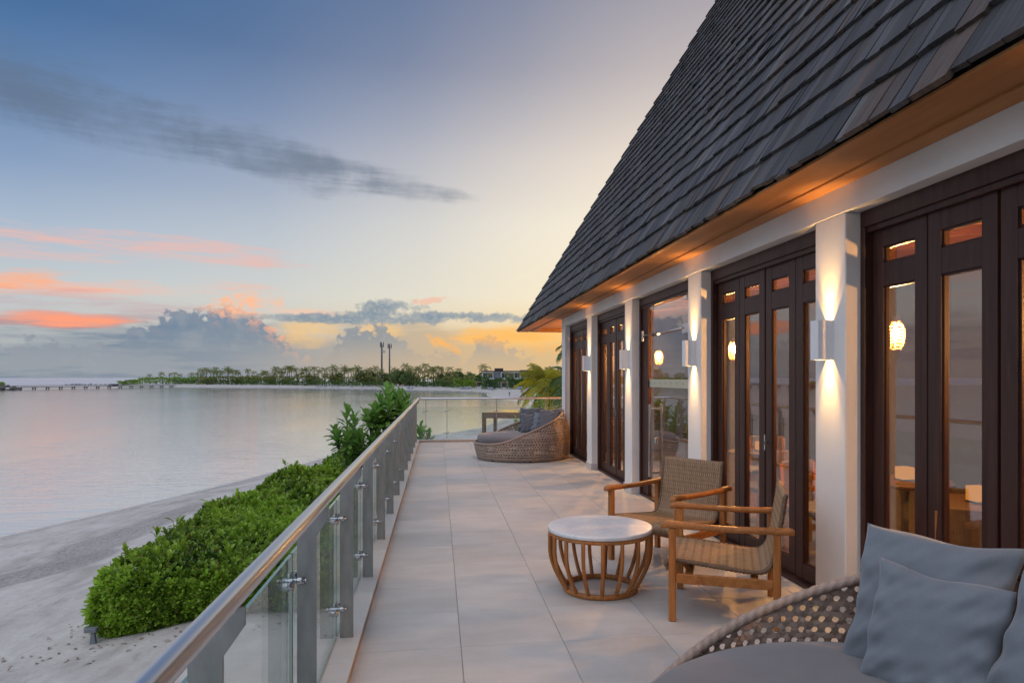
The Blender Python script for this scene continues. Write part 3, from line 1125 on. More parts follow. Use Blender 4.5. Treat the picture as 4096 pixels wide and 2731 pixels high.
def build_glass_door(y0, y1):
    # dark timber panel at the far side, a fixed pane, the swinging pane and a narrow fixed pane
    bpart(MB().box((2.70, y1 - .30, .028), (2.76, y1 - .046, 2.505), .004), 'side_panel', M['dark_wood'])
    a, b = y0 + .045, y1 - .30
    gx0, gx1 = 2.722, 2.732
    dA, dB = a + .42, b - .10
    gd = bpart(MB().box((gx0, dA + .004, .03), (gx1, dB - .004, 2.10)), 'glass_door', M['glass_door'])
    bpart(MB().box((gx0, a, .03), (gx1, dA - .004, 2.10)), 'side_pane', M['glass_door'])
    bpart(MB().box((gx0, dB + .004, .03), (gx1, b, 2.10)), 'side_pane', M['glass_door'])
    bpart(MB().box((gx0, a, 2.112), (gx1, b, 2.503)), 'over_pane', M['glass_door'])
    # fittings
    f = MB()
    for yy in (dA, dB):
        f.box((gx0 - .012, yy - .05, 2.42), (gx1 + .012, yy + .05, 2.50), .003)
    f.box((gx0 - .014, dA - .10, 2.05), (gx1 + .014, dA + .09, 2.165), .004)
    bpart(f, 'patch_fitting', M['chrome'], gd)
    bpart(MB().tube([(2.67, y1 - .17, 2.10), (gx0 - .02, dA + .05, 2.11)], .011, 8).box((2.655, y1 - .20, 2.03), (2.70, y1 - .14, 2.17), .004),
          'stay_rod', M['chrome'], gd)
    bpart(MB().box((gx0 - .0015, a, 1.435), (gx0 - .0005, b, 1.535)), 'frosted_band', M['frost'], gd)
    dm = MB()
    for k in range(9):
        yy = a + .1 + k * .2
        dm.add([(gx0 - .003, yy - .012, 1.485), (gx0 - .003, yy, 1.462), (gx0 - .003, yy + .012, 1.485), (gx0 - .003, yy, 1.508)], [(0, 1, 2, 3)])
    bpart(dm, 'diamond_marks', M['grey_wall'], gd)
    hy = dB - .13
    h = (MB().box((2.635, hy - .017, .30), (2.665, hy + .017, 1.22), .004)
         .box((2.665, hy - .014, .34), (gx0, hy + .014, .37), .002).box((2.665, hy - .014, 1.15), (gx0, hy + .014, 1.18), .002)
         .box((gx1, hy - .014, .34), (2.80, hy + .014, .37), .002).box((gx1, hy - .014, 1.15), (2.80, hy + .014, 1.18), .002)
         .box((2.79, hy - .017, .30), (2.82, hy + .017, 1.22), .004)
         .box((gx0 - .02, hy - .05, .72), (gx1 + .02, hy + .03, .80), .01))
    bpart(h, 'pull_handle', M['chrome'], gd)


# ---- roof
PHI = math.atan(1.778)
CP, SP = math.cos(PHI), math.sin(PHI)
EX, EZ = 2.128, 2.806
YNEAR, YFAR = -3.0, 18.34


def roof_pt(sl, y, off=0.0):
    """point on the big roof slope: distance up the slope, along the facade, height above it"""
    return (EX + sl * CP - off * SP, y, EZ + sl * SP + off * CP)


def build_roof():
    KR = 6.2
    sr = KR / CP
    deck = MB()
    deck.add([roof_pt(.02, YNEAR, -.03), roof_pt(.02, YFAR - .05, -.03), roof_pt(sr, YFAR - KR, -.03), roof_pt(sr, YNEAR, -.03)], [(0, 1, 2, 3)])
    rx = EX + KR
    rz = EZ + sr * SP
    far = [(EX + .04, YFAR - .04, EZ), (rx, YFAR - KR, rz - .02), (rx + KR, YFAR - .04, EZ)]
    deck.add(far, [(0, 1, 2)])
    deck.add([(rx + KR, YFAR - .05, EZ), (rx, YFAR - KR, rz), (rx, YNEAR, rz), (rx + KR, YNEAR, EZ)], [(0, 1, 2, 3)])
    deck.add([(EX + .04, YNEAR, EZ), (rx, YNEAR, rz), (rx + KR, YNEAR, EZ)], [(0, 1, 2)])
    roof = bpart(deck, 'roof', M['black'])
    # shingles
    expo = .313
    th = YAW
    s_, c_ = math.sin(th), math.cos(th)
    items = []
    n = int(sr / expo) + 1
    rr = random.Random(3)
    for ci in range(n):
        base = ci * expo
        y = YNEAR - rr.random() * .1
        yend_base = YFAR - base * CP
        while y < yend_base - .01:
            w = rr.choice((.085, .10, .115, .13, .15, .17, .19)) * rr.uniform(.93, 1.07)
            y1 = min(y + w, yend_base + .004)
            if y1 - y < .03:
                break
            s0 = base + rr.gauss(0, .009) - .012 - (.03 if rr.random() < .03 else 0)
            s1 = base + expo * 1.22
            g = rr.uniform(.0015, .004)
            lift = rr.uniform(.0, .007) + (.008 if rr.random() < .08 else 0)
            tilt = rr.uniform(-.003, .003)
            th0 = .026 + rr.uniform(-.004, .006)
            ya0, yb0 = y + g, y1 - g
            e1 = YFAR - s1 * CP
            ya1, yb1 = min(ya0, e1 - .004), min(yb0, e1)
            sk = rr.uniform(-.004, .004)
            vs = [roof_pt(s0, ya0, .034 + lift + tilt - th0), roof_pt(s0 + sk, yb0, .034 + lift - tilt - th0),
                  roof_pt(s1, yb1, .004 - th0 * .5), roof_pt(s1, ya1, .004 - th0 * .5),
                  roof_pt(s0, ya0, .034 + lift + tilt), roof_pt(s0 + sk, yb0, .034 + lift - tilt),
                  roof_pt(s1, yb1, .004), roof_pt(s1, ya1, .004)]
            tone = rr.random()
            uo = rr.random() * 10
            L = s1 - s0
            ww = y1 - y
            quads = [(4, 5, 6, 7), (0, 3, 2, 1), (0, 1, 5, 4), (1, 2, 6, 5), (3, 0, 4, 7)]
            uvc = [(0, 0), (ww, 0), (ww, L), (0, L)] * 2
            uvs = []
            for q in quads:
                for vi in q:
                    uvs.append((uvc[vi][0] + uo, uvc[vi][1] + uo * .3))
            # apparent size from the terrace, to choose the ones built singly
            cx, cy, cz = [sum(v[i] for v in vs[4:]) / 4 for i in range(3)]
            zc = cx * s_ + cy * c_
            ok = False
            if zc > .5:
                u = 2161 + 2720 * (cx * c_ - cy * s_) / zc
                v = 1511 - 2720 * (cz - CAM_H) / zc
                ok = -30 < u < 4130 and -60 < v < 2731
            items.append((vs, quads, uvs, tone, (ww / zc ** 2) if ok else 0.0))
            y = y1
    order = sorted(range(len(items)), key=lambda i: -items[i][4])
    single = set(order[:300])
    V, F, U, T = [], [], [], []
    for i, (vs, qs, uvs, tone, _) in enumerate(items):
        if i in single:
            me = np_mesh('shingle', vs, qs, M['shingle'], False, [tone] * 8, uvs)
            link_mesh('shingle', me, roof)
        else:
            b = len(V)
            V.extend(vs)
            F.extend([tuple(b + k for k in q) for q in qs])
            U.extend(uvs)
            T.extend([tone] * 8)
    o = link_mesh('shingle_field', np_mesh('shingle_field', V, F, M['shingle'], False, T, U), roof)
    o['kind'] = 'stuff'
    # hip capping at the far corner edge
    hp = MB()
    a = Vector(roof_pt(0, YFAR, 0))
    b = Vector((rx, YFAR - KR, rz))
    hp.bar(a + Vector((.03, .0, -.01)), b, .05, .03)
    bpart(hp, 'hip_board', M['dark_roof'], roof)


build_shell()
build_doors()
build_roof()

# ================================================================== WALL LAMPS
def lamp_light(name, parent, loc, energy, color=(1.0, .55, .17), rad=.008, kind='POINT', size=90):
    l = bpy.data.lights.new(name, kind)
    l.energy = energy
    l.color = color
    l.shadow_soft_size = rad
    o = bpy.data.objects.new(name, l)
    col.objects.link(o)
    o.parent = parent
    o.location = loc
    if kind == 'SPOT':
        l.spot_size = R(size)
        l.spot_blend = 1.0
    return o


SCONCE_W = 30.0
lampnames = ['nearest white up-and-down wall lamp, on the column beside the grey pillows',
             'second nearest white wall lamp, on the column right of the glass door',
             'middle white wall lamp, on the column left of the glass door',
             'fourth white wall lamp, on the column between the two far folding doors',
             'white wall lamp on the end wall facing the porch']


def wall_lamp(loc, rz, label):
    """open-ended box standing off a wall; local +Y is the wall, origin at its middle on the wall face"""
    e = empty('wall_lamp', loc, rz)
    tag(e, label, 'lamp', 'white wall lamps on the columns')
    h, w, d, t = .13, .048, .11, .004
    b = MB()
    b.box((-w, -d, -h), (w, -d + t, h), .0012)
    b.box((-w, -d + t, -h), (-w + t, 0, h), .0)
    b.box((w - t, -d + t, -h), (w, 0, h), .0)
    b.box((-w + t, -d + t, -.012), (w - t, 0, .012))
    b.box((-w + t, -.004, -h * .85), (w - t, -.0005, h * .85))
    b.build('housing', M['sconce'], e)
    r = MB().sphere((0, -.045, h - .075), .008, 8, 6).sphere((0, -.045, -h + .075), .008, 8, 6)
    for pw, sz, yy, tl in ((SCONCE_W * .42, 96, -.045, 0), (SCONCE_W * 1.5, 46, -.055, 7)):
        lamp_light('up_light', e, (0, yy, h - .066), pw, kind='SPOT', size=sz).rotation_euler = (math.pi - R(tl), 0, 0)
        lamp_light('down_light', e, (0, yy, -h + .066), pw, kind='SPOT', size=sz).rotation_euler = (R(tl), 0, 0)
    return e


for i, yc in enumerate([BY[2], BY[3], BY[4], BY[5]]):
    wall_lamp((XF - .0005, yc, 1.80), R(-90), lampnames[i])
wall_lamp((XF - .0005, BY[1], 1.80), R(-90), 'white wall lamp on the column right of the near folding doors')
wall_lamp((3.05, 13.985, 1.80), R(180), lampnames[4])

# ================================================================== RAILING
def pane_mesh(name, lo, hi):
    mb = MB().box(lo, hi)
    me = mb.mesh(name, M['glass_rail'])
    me.materials.append(M['glass_edge'])
    for p in me.polygons:
        n = p.normal
        if p.area < .02:
            p.material_index = 1
    return me


def build_railing():
    r = empty('glass_railing', (-.5, 6, 0))
    tag(r, 'steel and glass railing along the terrace edge above the beach', 'railing')

    def part(o):
        o.location = (o.location.x + .5, o.location.y - 6, o.location.z)
        return o
    HX, HZ = -.464, 1.05
    FY = YEND + .06
    path = [(HX, -2.0, HZ)]
    path += [(HX, y, HZ) for y in np.linspace(-1, FY - .12, 24)]
    for k in range(1, 6):
        a = R(90) * k / 5
        path.append((HX + .06 * (1 - math.cos(a)), FY - .06 + .06 * math.sin(a), HZ))
    path += [(x, FY, HZ) for x in np.linspace(-.2, 5.2, 12)]
    part(MB().tube(path, .0255, 20).build('handrail', M['steel'], r))
    # posts: flat plates bent inwards under the handrail
    prof = [(-.56, .05), (-.485, .05), (-.485, .915), (-.437, .985), (-.437, 1.028), (-.497, 1.028), (-.56, .955)]
    ys = [1.645 + 1.2105 * k for k in range(-2, 13)]
    cl = MB()
    cl.tube([(-.530, 0, 0), (-.560, 0, 0)], .016, 12)
    cl.tube([(-.528, 0, 0), (-.602, 0, 0)], .011, 12)
    cl.bar((-.572, -.052, -.004), (-.572, .052, .004), .012, .016, .003)
    for s in (-1, 1):
        cl.tube([(-.562, .05 * s, .006 * s), (-.606, .05 * s, .006 * s)], .017, 12)
    cl.tube([(-.525, -.011, 0), (-.525, .045, 0)], .008, 8)
    clm = cl.mesh('glass_clamp', M['chrome'])
    pm = MB().prism([(x, -.006, z) for x, z in prof], (0, .012, 0)).mesh('post', M['post'])
    for y in ys:
        part(link_mesh('post', pm, r, (0, y, 0)))
        for z in (.217, .738):
            part(link_mesh('glass_clamp', clm, r, (0, y - .010, z)))
    gm = pane_mesh('glass_pane', (-.590, .010, .055), (-.578, 1.2005, .845))
    for y in ys[:-1]:
        part(link_mesh('glass_pane', gm, r, (0, y, 0)))
    last = pane_mesh('glass_pane', (-.590, .010, .055), (-.578, YEND + .10 - ys[-1], .845))
    part(link_mesh('glass_pane', last, r, (0, ys[-1], 0)))
    # far end: the same plates seen edge on
    xs = [-.284, .2215, 1.434, 2.645, 3.857]
    for i, x in enumerate(xs):
        o = link_mesh('post', pm, r, (x, FY - .464, 0), (0, 0, R(-90)))
        part(o)
        for z in (.217, .738):
            part(link_mesh('glass_clamp', clm, r, (x - .010, FY - .464, z), (0, 0, R(-90))))
    gx = [-.575] + xs + [5.1]
    for a, b in zip(gx[:-1], gx[1:]):
        part(link_mesh('glass_pane', pane_mesh('glass_pane', (a + .01, FY + .114, .055), (b - .01, FY + .126, .845)), r))


build_railing()

# ================================================================== COFFEE TABLE
def build_table():
    e = empty('coffee_table', (1.18, 4.878, 0))
    tag(e, 'round coffee table with white marble top and curved teak slat base', 'table')
    MB().lathe([(.366, .438), (.379, .440), (.3825, .444), (.3825, .463), (.379, .468), (.372, .469)], 72).build('marble_top', M['marble'], e)
    ring = [(.366 * math.cos(a), .366 * math.sin(a), .424) for a in np.linspace(0, 2 * math.pi, 64, endpoint=False)]
    MB().tube(ring, .0145, 10, True).build('top_ring', M['teak_z'], e)
    ring = [(.262 * math.cos(a), .262 * math.sin(a), .021) for a in np.linspace(0, 2 * math.pi, 64, endpoint=False)]
    MB().tube(ring, .020, 10, True, flat=.75).build('bottom_ring', M['teak_z'], e)
    prof = []
    for k in range(13):
        t = k / 12
        z = .422 - t * .408
        x = .370 - .118 * max(0, (t - .28) / .72) ** 1.75
        prof.append((x, z))
    for i in range(17):
        a = 2 * math.pi * (i + .25) / 17
        pts = [(x * math.cos(a), x * math.sin(a), z) for x, z in prof]
        MB().tube(pts, [.0145] * 13, 8, up=(-math.sin(a), math.cos(a), 0)).build('slat', M['teak_z'], e)


build_table()

# ================================================================== WICKER ARMCHAIRS
def sling_profile():
    """side profile of the seat shell (forward, up), from the front lip to the top of the back"""
    P = [(.345, .318), (.362, .345), (.350, .372), (.30, .378), (.15, .366), (0.0, .350), (-.14, .337), (-.215, .338), (-.262, .362),
         (-.290, .410), (-.312, .50), (-.333, .62), (-.352, .74), (-.362, .81), (-.372, .83)]
    out = []
    n = len(P)
    for i in range(n - 1):
        p0 = P[max(i - 1, 0)]; p1 = P[i]; p2 = P[i + 1]; p3 = P[min(i + 2, n - 1)]
        L = math.dist(p1, p2)
        k = max(2, int(L / .0085))
        for j in range(k):
            t = j / k
            q = [0.5 * (2 * p1[a] + (p2[a] - p0[a]) * t + (2 * p0[a] - 5 * p1[a] + 4 * p2[a] - p3[a]) * t * t + (3 * p1[a] - p0[a] - 3 * p2[a] + p3[a]) * t ** 3)
                 for a in (0, 1)]
            out.append(tuple(q))
    out.append(P[-1])
    return out


def build_chair(loc, rz, label):
    """local +X is the way the sitter faces, Y across"""
    e = empty('armchair', loc, rz)
    tag(e, label, 'armchair', 'teak and wicker armchairs at the coffee table')
    W = .345
    for s in (-1, 1):
        y = s * W
        MB().box((.30, y - .0225, 0), (.345, y + .0225, .595), .005).build('leg', M['teak_z'], e)
        MB().box((-.335, y - .0225, 0), (-.29, y + .0225, .595), .005).build('leg', M['teak_z'], e)
        # arm: slightly crowned, rounded nose
        a = MB()
        secs = []
        xs = [-.415, -.405, -.38, -.20, 0, .20, .34, .375, .392, .398]
        hs = [.012, .019, .021, .019, .018, .019, .022, .021, .016, .008]
        cz = [.606, .609, .611, .606, .604, .609, .617, .612, .606, .602]
        ws = [.024, .030, .031, .029, .028, .029, .031, .030, .026, .018]
        n = 12
        for x, h, c, w in zip(xs, hs, cz, ws):
            for k in range(n):
                t = 2 * math.pi * k / n
                cc, ss = math.cos(t), math.sin(t)
                px = math.copysign(abs(cc) ** .45, cc) * w
                pz = math.copysign(abs(ss) ** .45, ss) * h
                secs.append((x, y + px, c + pz))
        fs = []
        for i in range(len(xs) - 1):
            for k in range(n):
                k2 = (k + 1) % n
                fs.append((i * n + k, (i + 1) * n + k, (i + 1) * n + k2, i * n + k2))
        fs.append(tuple(range(n)))
        fs.append(tuple((len(xs) - 1) * n + k for k in range(n))[::-1])
        a.add(secs, fs, True)
        a.build('armrest', M['teak'], e)
        MB().box((-.29, y - .013, .245), (.30, y + .013, .305), .004).build('side_rail', M['teak'], e)
    MB().box((.20, -.333, .262), (.245, .333, .302), .004).build('cross_bar', M['teak'], e)
    MB().box((-.205, -.333, .262), (-.16, .333, .302), .004).build('cross_bar', M['teak'], e)
    MB().bar((.222, -.2, .29), (.26, -.2, .345), .03, .03).bar((.222, .2, .29), (.26, .2, .345), .03, .03).build('seat_block', M['teak'], e)
    # woven shell: over and under relief on both sides, rolled edges
    pr = sling_profile()
    half = .305
    nc = 121
    V, F, T = [], [], []
    N = len(pr)
    nrm = []
    for i in range(N):
        a, b = pr[max(i - 1, 0)], pr[min(i + 1, N - 1)]
        tx, tz = b[0] - a[0], b[1] - a[1]
        L = math.hypot(tx, tz)
        nrm.append((tz / L, -tx / L))
    for side in (1, -1):
        for i in range(N):
            for j in range(nc):
                y = -half + 2 * half * j / (nc - 1)
                rib = 1 if (j % 4) < 2 else -1
                ph = rib * (1 if (i % 6) < 4 else -.4)
                o = side * .010 + .0026 * rib * side + .0013 * math.sin(i * 1.57 + (1.57 if rib > 0 else 0))
                if j in (0, nc - 1):
                    o = side * .004
                V.append((pr[i][0] - nrm[i][0] * o, y, pr[i][1] - nrm[i][1] * o))
                T.append(.48 + .34 * ph + .16 * math.sin(j * 2.1 + i * .13))
    for sd in (0, 1):
        b = sd * N * nc
        for i in range(N - 1):
            for j in range(nc - 1):
                q = (b + i * nc + j, b + i * nc + j + 1, b + (i + 1) * nc + j + 1, b + (i + 1) * nc + j)
                F.append(q if sd == 0 else q[::-1])
    b = N * nc
    for i in range(N - 1):
        for j in (0, nc - 1):
            q = (i * nc + j, (i + 1) * nc + j, b + (i + 1) * nc + j, b + i * nc + j)
            F.append(q if j == 0 else q[::-1])
    for i in (0, N - 1):
        for j in range(nc - 1):
            q = (i * nc + j, b + i * nc + j, b + i * nc + j + 1, i * nc + j + 1)
            F.append(q if i == 0 else q[::-1])
    link_mesh('woven_seat', np_mesh('woven_seat', V, F, M['rattan'], True, np.clip(T, 0, 1)), e)
    # braided border down both sides
    for s in (-1, 1):
        pts, rad = [], []
        for i in range(0, N, 1):
            pts.append((pr[i][0], s * half, pr[i][1]))
            rad.append(.0155 + .0028 * math.sin(i * 2.2))
        o = MB().tube(pts, rad, 8).build('braided_edge', M['rattan'], e)
    return e


chair = build_chair((1.92, 4.36, 0), math.atan2(.411, -.913), 'nearer teak armchair with woven wicker seat, seen from the side, left of the column')
chair2 = copy_tree(chair)
chair2.location = (1.93, 5.56, 0)
chair2.rotation_euler = (0, 0, math.atan2(-.557, -.831))
tag(chair2, 'farther teak armchair with woven wicker back, behind the coffee table', 'armchair', 'teak and wicker armchairs at the coffee table')

# ================================================================== DAYBEDS
def rim_h(psi):
    """height of the rim; psi = 0 at the open front, pi at the back"""
    a = abs((psi + math.pi) % (2 * math.pi) - math.pi)
    d = math.degrees(a)
    xs = [0, 35, 52, 62, 87, 113, 150, 180]
    hs = [.31, .32, .345, .40, .565, .72, .89, .935]
    return float(np.interp(d, xs, hs))


_rt = np.array([rim_h(math.radians(k)) for k in range(-180, 541)])
_ker = np.hanning(31)
_ker /= _ker.sum()
_rt = np.convolve(np.pad(_rt, 15, mode='wrap'), _ker, 'valid')


def rim(psi):
    d = math.degrees(psi) % 360 + 180
    return float(np.interp(d, np.arange(len(_rt)), _rt))


def shell_r(z):
    if z < .33:
        return .932 - .075 * ((z - .33) / .33) ** 2
    return .932 - .15 * ((z - .33) / .6) ** 2


def shell_pt(psi, z, off=0.0):
    r = shell_r(z) + off
    return (-r * math.cos(psi), r * math.sin(psi), z)


def daybed_parts(e):
    # hexagonal open cane weave: three families of strips
    D = .048
    Wd = .0112
    R0 = .92
    NP = int(round(2 * math.pi * R0 / (D / math.sin(R(60)))))
    per = 2 * math.pi * R0 / NP
    V, F, T = [], [], []
    zmin = .045

    def strip(path, phase, tone):
        """path: list of (s, z); ribbon with a little thickness that rides over and under"""
        n = len(path)
        if n < 2:
            return
        b = len(V)
        for i, (s, z) in enumerate(path):
            a = path[max(i - 1, 0)]
            c = path[min(i + 1, n - 1)]
            tx, tz = c[0] - a[0], c[1] - a[1]
            L = math.hypot(tx, tz) or 1
            nx, nz = -tz / L * Wd, tx / L * Wd
            o = .0035 * math.sin(phase + i * math.pi / 2)
            for sg in (-1, 1):
                V.append(shell_pt((s + sg * nx) / R0, z + sg * nz, o + .0012))
                T.append(tone)
            V.append(shell_pt(s / R0, z, o + .0036))
            T.append(min(1, tone + .1))
            for sg in (-1, 1):
                V.append(shell_pt((s + sg * nx) / R0, z + sg * nz, o - .0022))
                T.append(tone)
        for i in range(n - 1):
            p, q = b + i * 5, b + (i + 1) * 5
            F.extend([(p, q, q + 2, p + 2), (p + 2, q + 2, q + 1, p + 1), (p + 3, p + 4, q + 4, q + 3)])
    rr = random.Random(11)
    step = per / 2
    # horizontals
    for k in range(0, 22):
        z = zmin + (k + .5) * D
        run = []
        for i in range(2 * NP + 1):
            s = i * step
            if z < rim(s / R0) - .008:
                run.append((s, z))
            else:
                strip(run, k * math.pi / 2, rr.uniform(.2, .9))
                run = []
        strip(run, k * math.pi / 2, rr.uniform(.2, .9))
    # diagonals
    dz = D / 2
    for sg in (1, -1):
        for j in range(NP):
            s0 = (j + .5) * per
            run = []
            tone = rr.uniform(.15, .95)
            for i in range(0, 60):
                z = zmin - .01 + i * dz * .5
                s = s0 + sg * (z - zmin) / math.tan(R(60))
                if z < rim(s / R0) - .004:
                    run.append((s, z))
                else:
                    break
            strip(run, j * 1.3 + (1.6 if sg > 0 else 0), tone)
    o = link_mesh('cane_weave', np_mesh('cane_weave', V, F, M['cane'], False, T), e)
    o['kind'] = 'stuff'
    # wrapped rim: a fat roll with slanting ridges
    Vn, Fn, Tn = [], [], []
    nr, ns = 12, 520
    for i in range(ns):
        psi = 2 * math.pi * i / ns
        z = rim(psi)
        c = Vector(shell_pt(psi, z))
        t = (Vector(shell_pt(psi + .01, rim(psi + .01))) - Vector(shell_pt(psi - .01, rim(psi - .01)))).normalized()
        u = Vector((0, 0, 1))
        u = (u - t * u.dot(t)).normalized()
        w = t.cross(u)
        for k in range(nr):
            a = 2 * math.pi * k / nr
            ph = i * 1.6 + k * 1.05
            rad = .0205 + .0022 * math.sin(ph)
            Vn.append(c + (u * math.cos(a) + w * math.sin(a)) * rad)
            Tn.append(.5 + .35 * math.sin(ph))
    for i in range(ns):
        j = (i + 1) % ns
        for k in range(nr):
            k2 = (k + 1) % nr
            Fn.append((i * nr + k, j * nr + k, j * nr + k2, i * nr + k2))
    link_mesh('wrapped_rim', np_mesh('wrapped_rim', Vn, Fn, M['cane'], True, np.clip(Tn, 0, 1)), e)
    b = MB()
    b.tube([shell_pt(a, .038, -.004) for a in np.linspace(0, 2 * math.pi, 90, endpoint=False)], .018, 8, True)
    b.build('base_ring', M['cane'], e)
    for k in range(7):
        a = 2 * math.pi * (k + .3) / 7
        p = shell_pt(a, 0, -.03)
        MB().lathe([(.018, 0), (.020, .012), (.016, .03)], 10, (p[0], p[1], 0)).build('foot', M['black'], e)
    # inner support frame and mattress
    MB().lathe([(.04, .285), (.80, .285), (.82, .295), (.80, .305), (.04, .305)], 48).build('seat_board', M['twig'], e)
    prof = [(.05, .306), (.82, .306), (.856, .318), (.872, .345), (.876, .41), (.868, .440), (.840, .458), (.70, .474), (.4, .486), (.05, .490)]
    vs = MB().lathe(prof, 72)
    vs.build('mattress', M['mattress'], e)
    pip = [(.864 * math.cos(a), .864 * math.sin(a), .424) for a in np.linspace(0, 2 * math.pi, 90, endpoint=False)]


def build_daybeds():
    e = empty('daybed', (1.40, 1.80, 0))
    tag(e, 'round open-weave cane daybed in the near right corner with grey mattress', 'daybed', 'round cane daybeds')
    daybed_parts(e)
    f = copy_tree(e)
    f.location = (1.63, 13.17, 0)
    f.rotation_euler = (0, 0, R(6))
    tag(f, 'round cane daybed at the far end of the terrace', 'daybed', 'round cane daybeds')


build_daybeds()

# ================================================================== PILLOWS
def pillow_mesh(w, h, t, seed, mat):
    n = 34
    r = random.Random(seed)
    ph = [r.uniform(0, 6.28) for _ in range(8)]
    V, F = [], []
    for side in (1, -1):
        for i in range(n + 1):
            for j in range(n + 1):
                u = -1 + 2 * i / n
                v = -1 + 2 * j / n
                # pinched outline with drawn-out corners
                su = u * (1 - .075 * (1 - v * v) * (abs(u) ** 2))
                sv = v * (1 - .085 * (1 - u * u) * (abs(v) ** 2))
                prof = ((1 - abs(u) ** 2.6) * (1 - abs(v) ** 2.6))
                z = t * max(prof, 0) ** .46
                edge = max(abs(u), abs(v))
                cr = (math.sin(9 * u + ph[0] + 3 * v) * .5 + math.sin(14 * v + ph[1] - 4 * u) * .4 + math.sin(21 * (u - v) + ph[2]) * .25)
                z += .014 * cr * (1 - abs(2 * edge - 1.45)) * (1 if side > 0 else .6) * min(1, prof * 6)
                rad = math.hypot(u, v)
                ang = math.atan2(v, u)
                z += .018 * math.sin(ang * 11 + ph[3] + 2 * rad) * max(0, rad - .45) * min(1, prof * 5)
                # slump: the lower part is fuller
                z *= 1 + .22 * (-v)
                y = sv * h / 2 + .006 * math.sin(5 * u + ph[4]) * abs(v)
                x = su * w / 2 + .006 * math.sin(5 * v + ph[5]) * abs(u)
                if edge > .999:
                    z = 0
                V.append((x, y, side * z))
    N = (n + 1) ** 2
    for sd in (0, 1):
        for i in range(n):
            for j in range(n):
                a = sd * N + i * (n + 1) + j
                q = (a, a + n + 1, a + n + 2, a + 1)
                F.append(q if sd == 0 else q[::-1])
    me = np_mesh('pillow', V, F, mat, True)
    import bmesh
    bm = bmesh.new()
    bm.from_mesh(me)
    bmesh.ops.remove_doubles(bm, verts=bm.verts, dist=1e-5)
    bm.to_mesh(me)
    bm.free()
    return me


def pillow(center, xdir, normal, w, h, t, seed, label, mat='pillow', roll=0.0, group=None):
    """xdir = direction along its width, normal = the way its face looks"""
    z = Vector(normal).normalized()
    x = Vector(xdir)
    x = (x - z * x.dot(z)).normalized()
    y = z.cross(x)
    m = Matrix((x, y, z)).transposed()
    o = link_mesh('pillow', pillow_mesh(w, h, t, seed, M[mat]))
    o.rotation_mode = 'QUATERNION'
    o.rotation_quaternion = (m @ Matrix.Rotation(roll, 3, 'Z')).to_quaternion()
    o.location = center
    tag(o, label, 'pillow', group)
    return o


def build_pillows():
    g = 'grey pillows on the near daybed'
    pillow((1.80, 2.285, .695), (.50, -.86, -.02), (-.80, -.46, .34), .56, .56, .085, 1,
           'large blue-grey pillow standing at the back of the near daybed', group=g)
    pillow((1.70, 2.135, .650), (.50, -.86, -.04), (-.80, -.46, .30), .45, .45, .075, 2,
           'smaller blue-grey pillow leaning in front of the large one on the near daybed', group=g)
    pillow((1.86, 1.70, .70), (.10, -1, 0), (-.90, -.10, .38), .56, .56, .085, 3,
           'grey pillow cut off by the right edge of the photo on the near daybed', group=g)
    g = 'dark grey pillows on the far daybed'
    c = (1.63, 13.17)
    pillow((1.83, 13.43, .715), (.92, -.35, 0), (-.42, -.84, .34), .50, .52, .08, 4, 'largest dark pillow at the back of the far daybed', 'pillow_dark', group=g)
    pillow((1.78, 13.14, .660), (.88, -.45, 0), (-.48, -.80, .36), .40, .42, .07, 5, 'small dark pillow in front of the tallest one on the far daybed', 'pillow_dark', .05, group=g)
    pillow((1.97, 12.98, .680), (.75, -.62, 0), (-.62, -.70, .36), .42, .44, .07, 6, 'grey pillow between the others on the far daybed', 'pillow', group=g)
    pillow((2.06, 12.80, .710), (.72, -.66, 0), (-.62, -.68, .38), .48, .50, .08, 7, 'rightmost grey pillow on the far daybed, nearest the door', 'pillow_dark', -.06, group=g)


build_pillows()

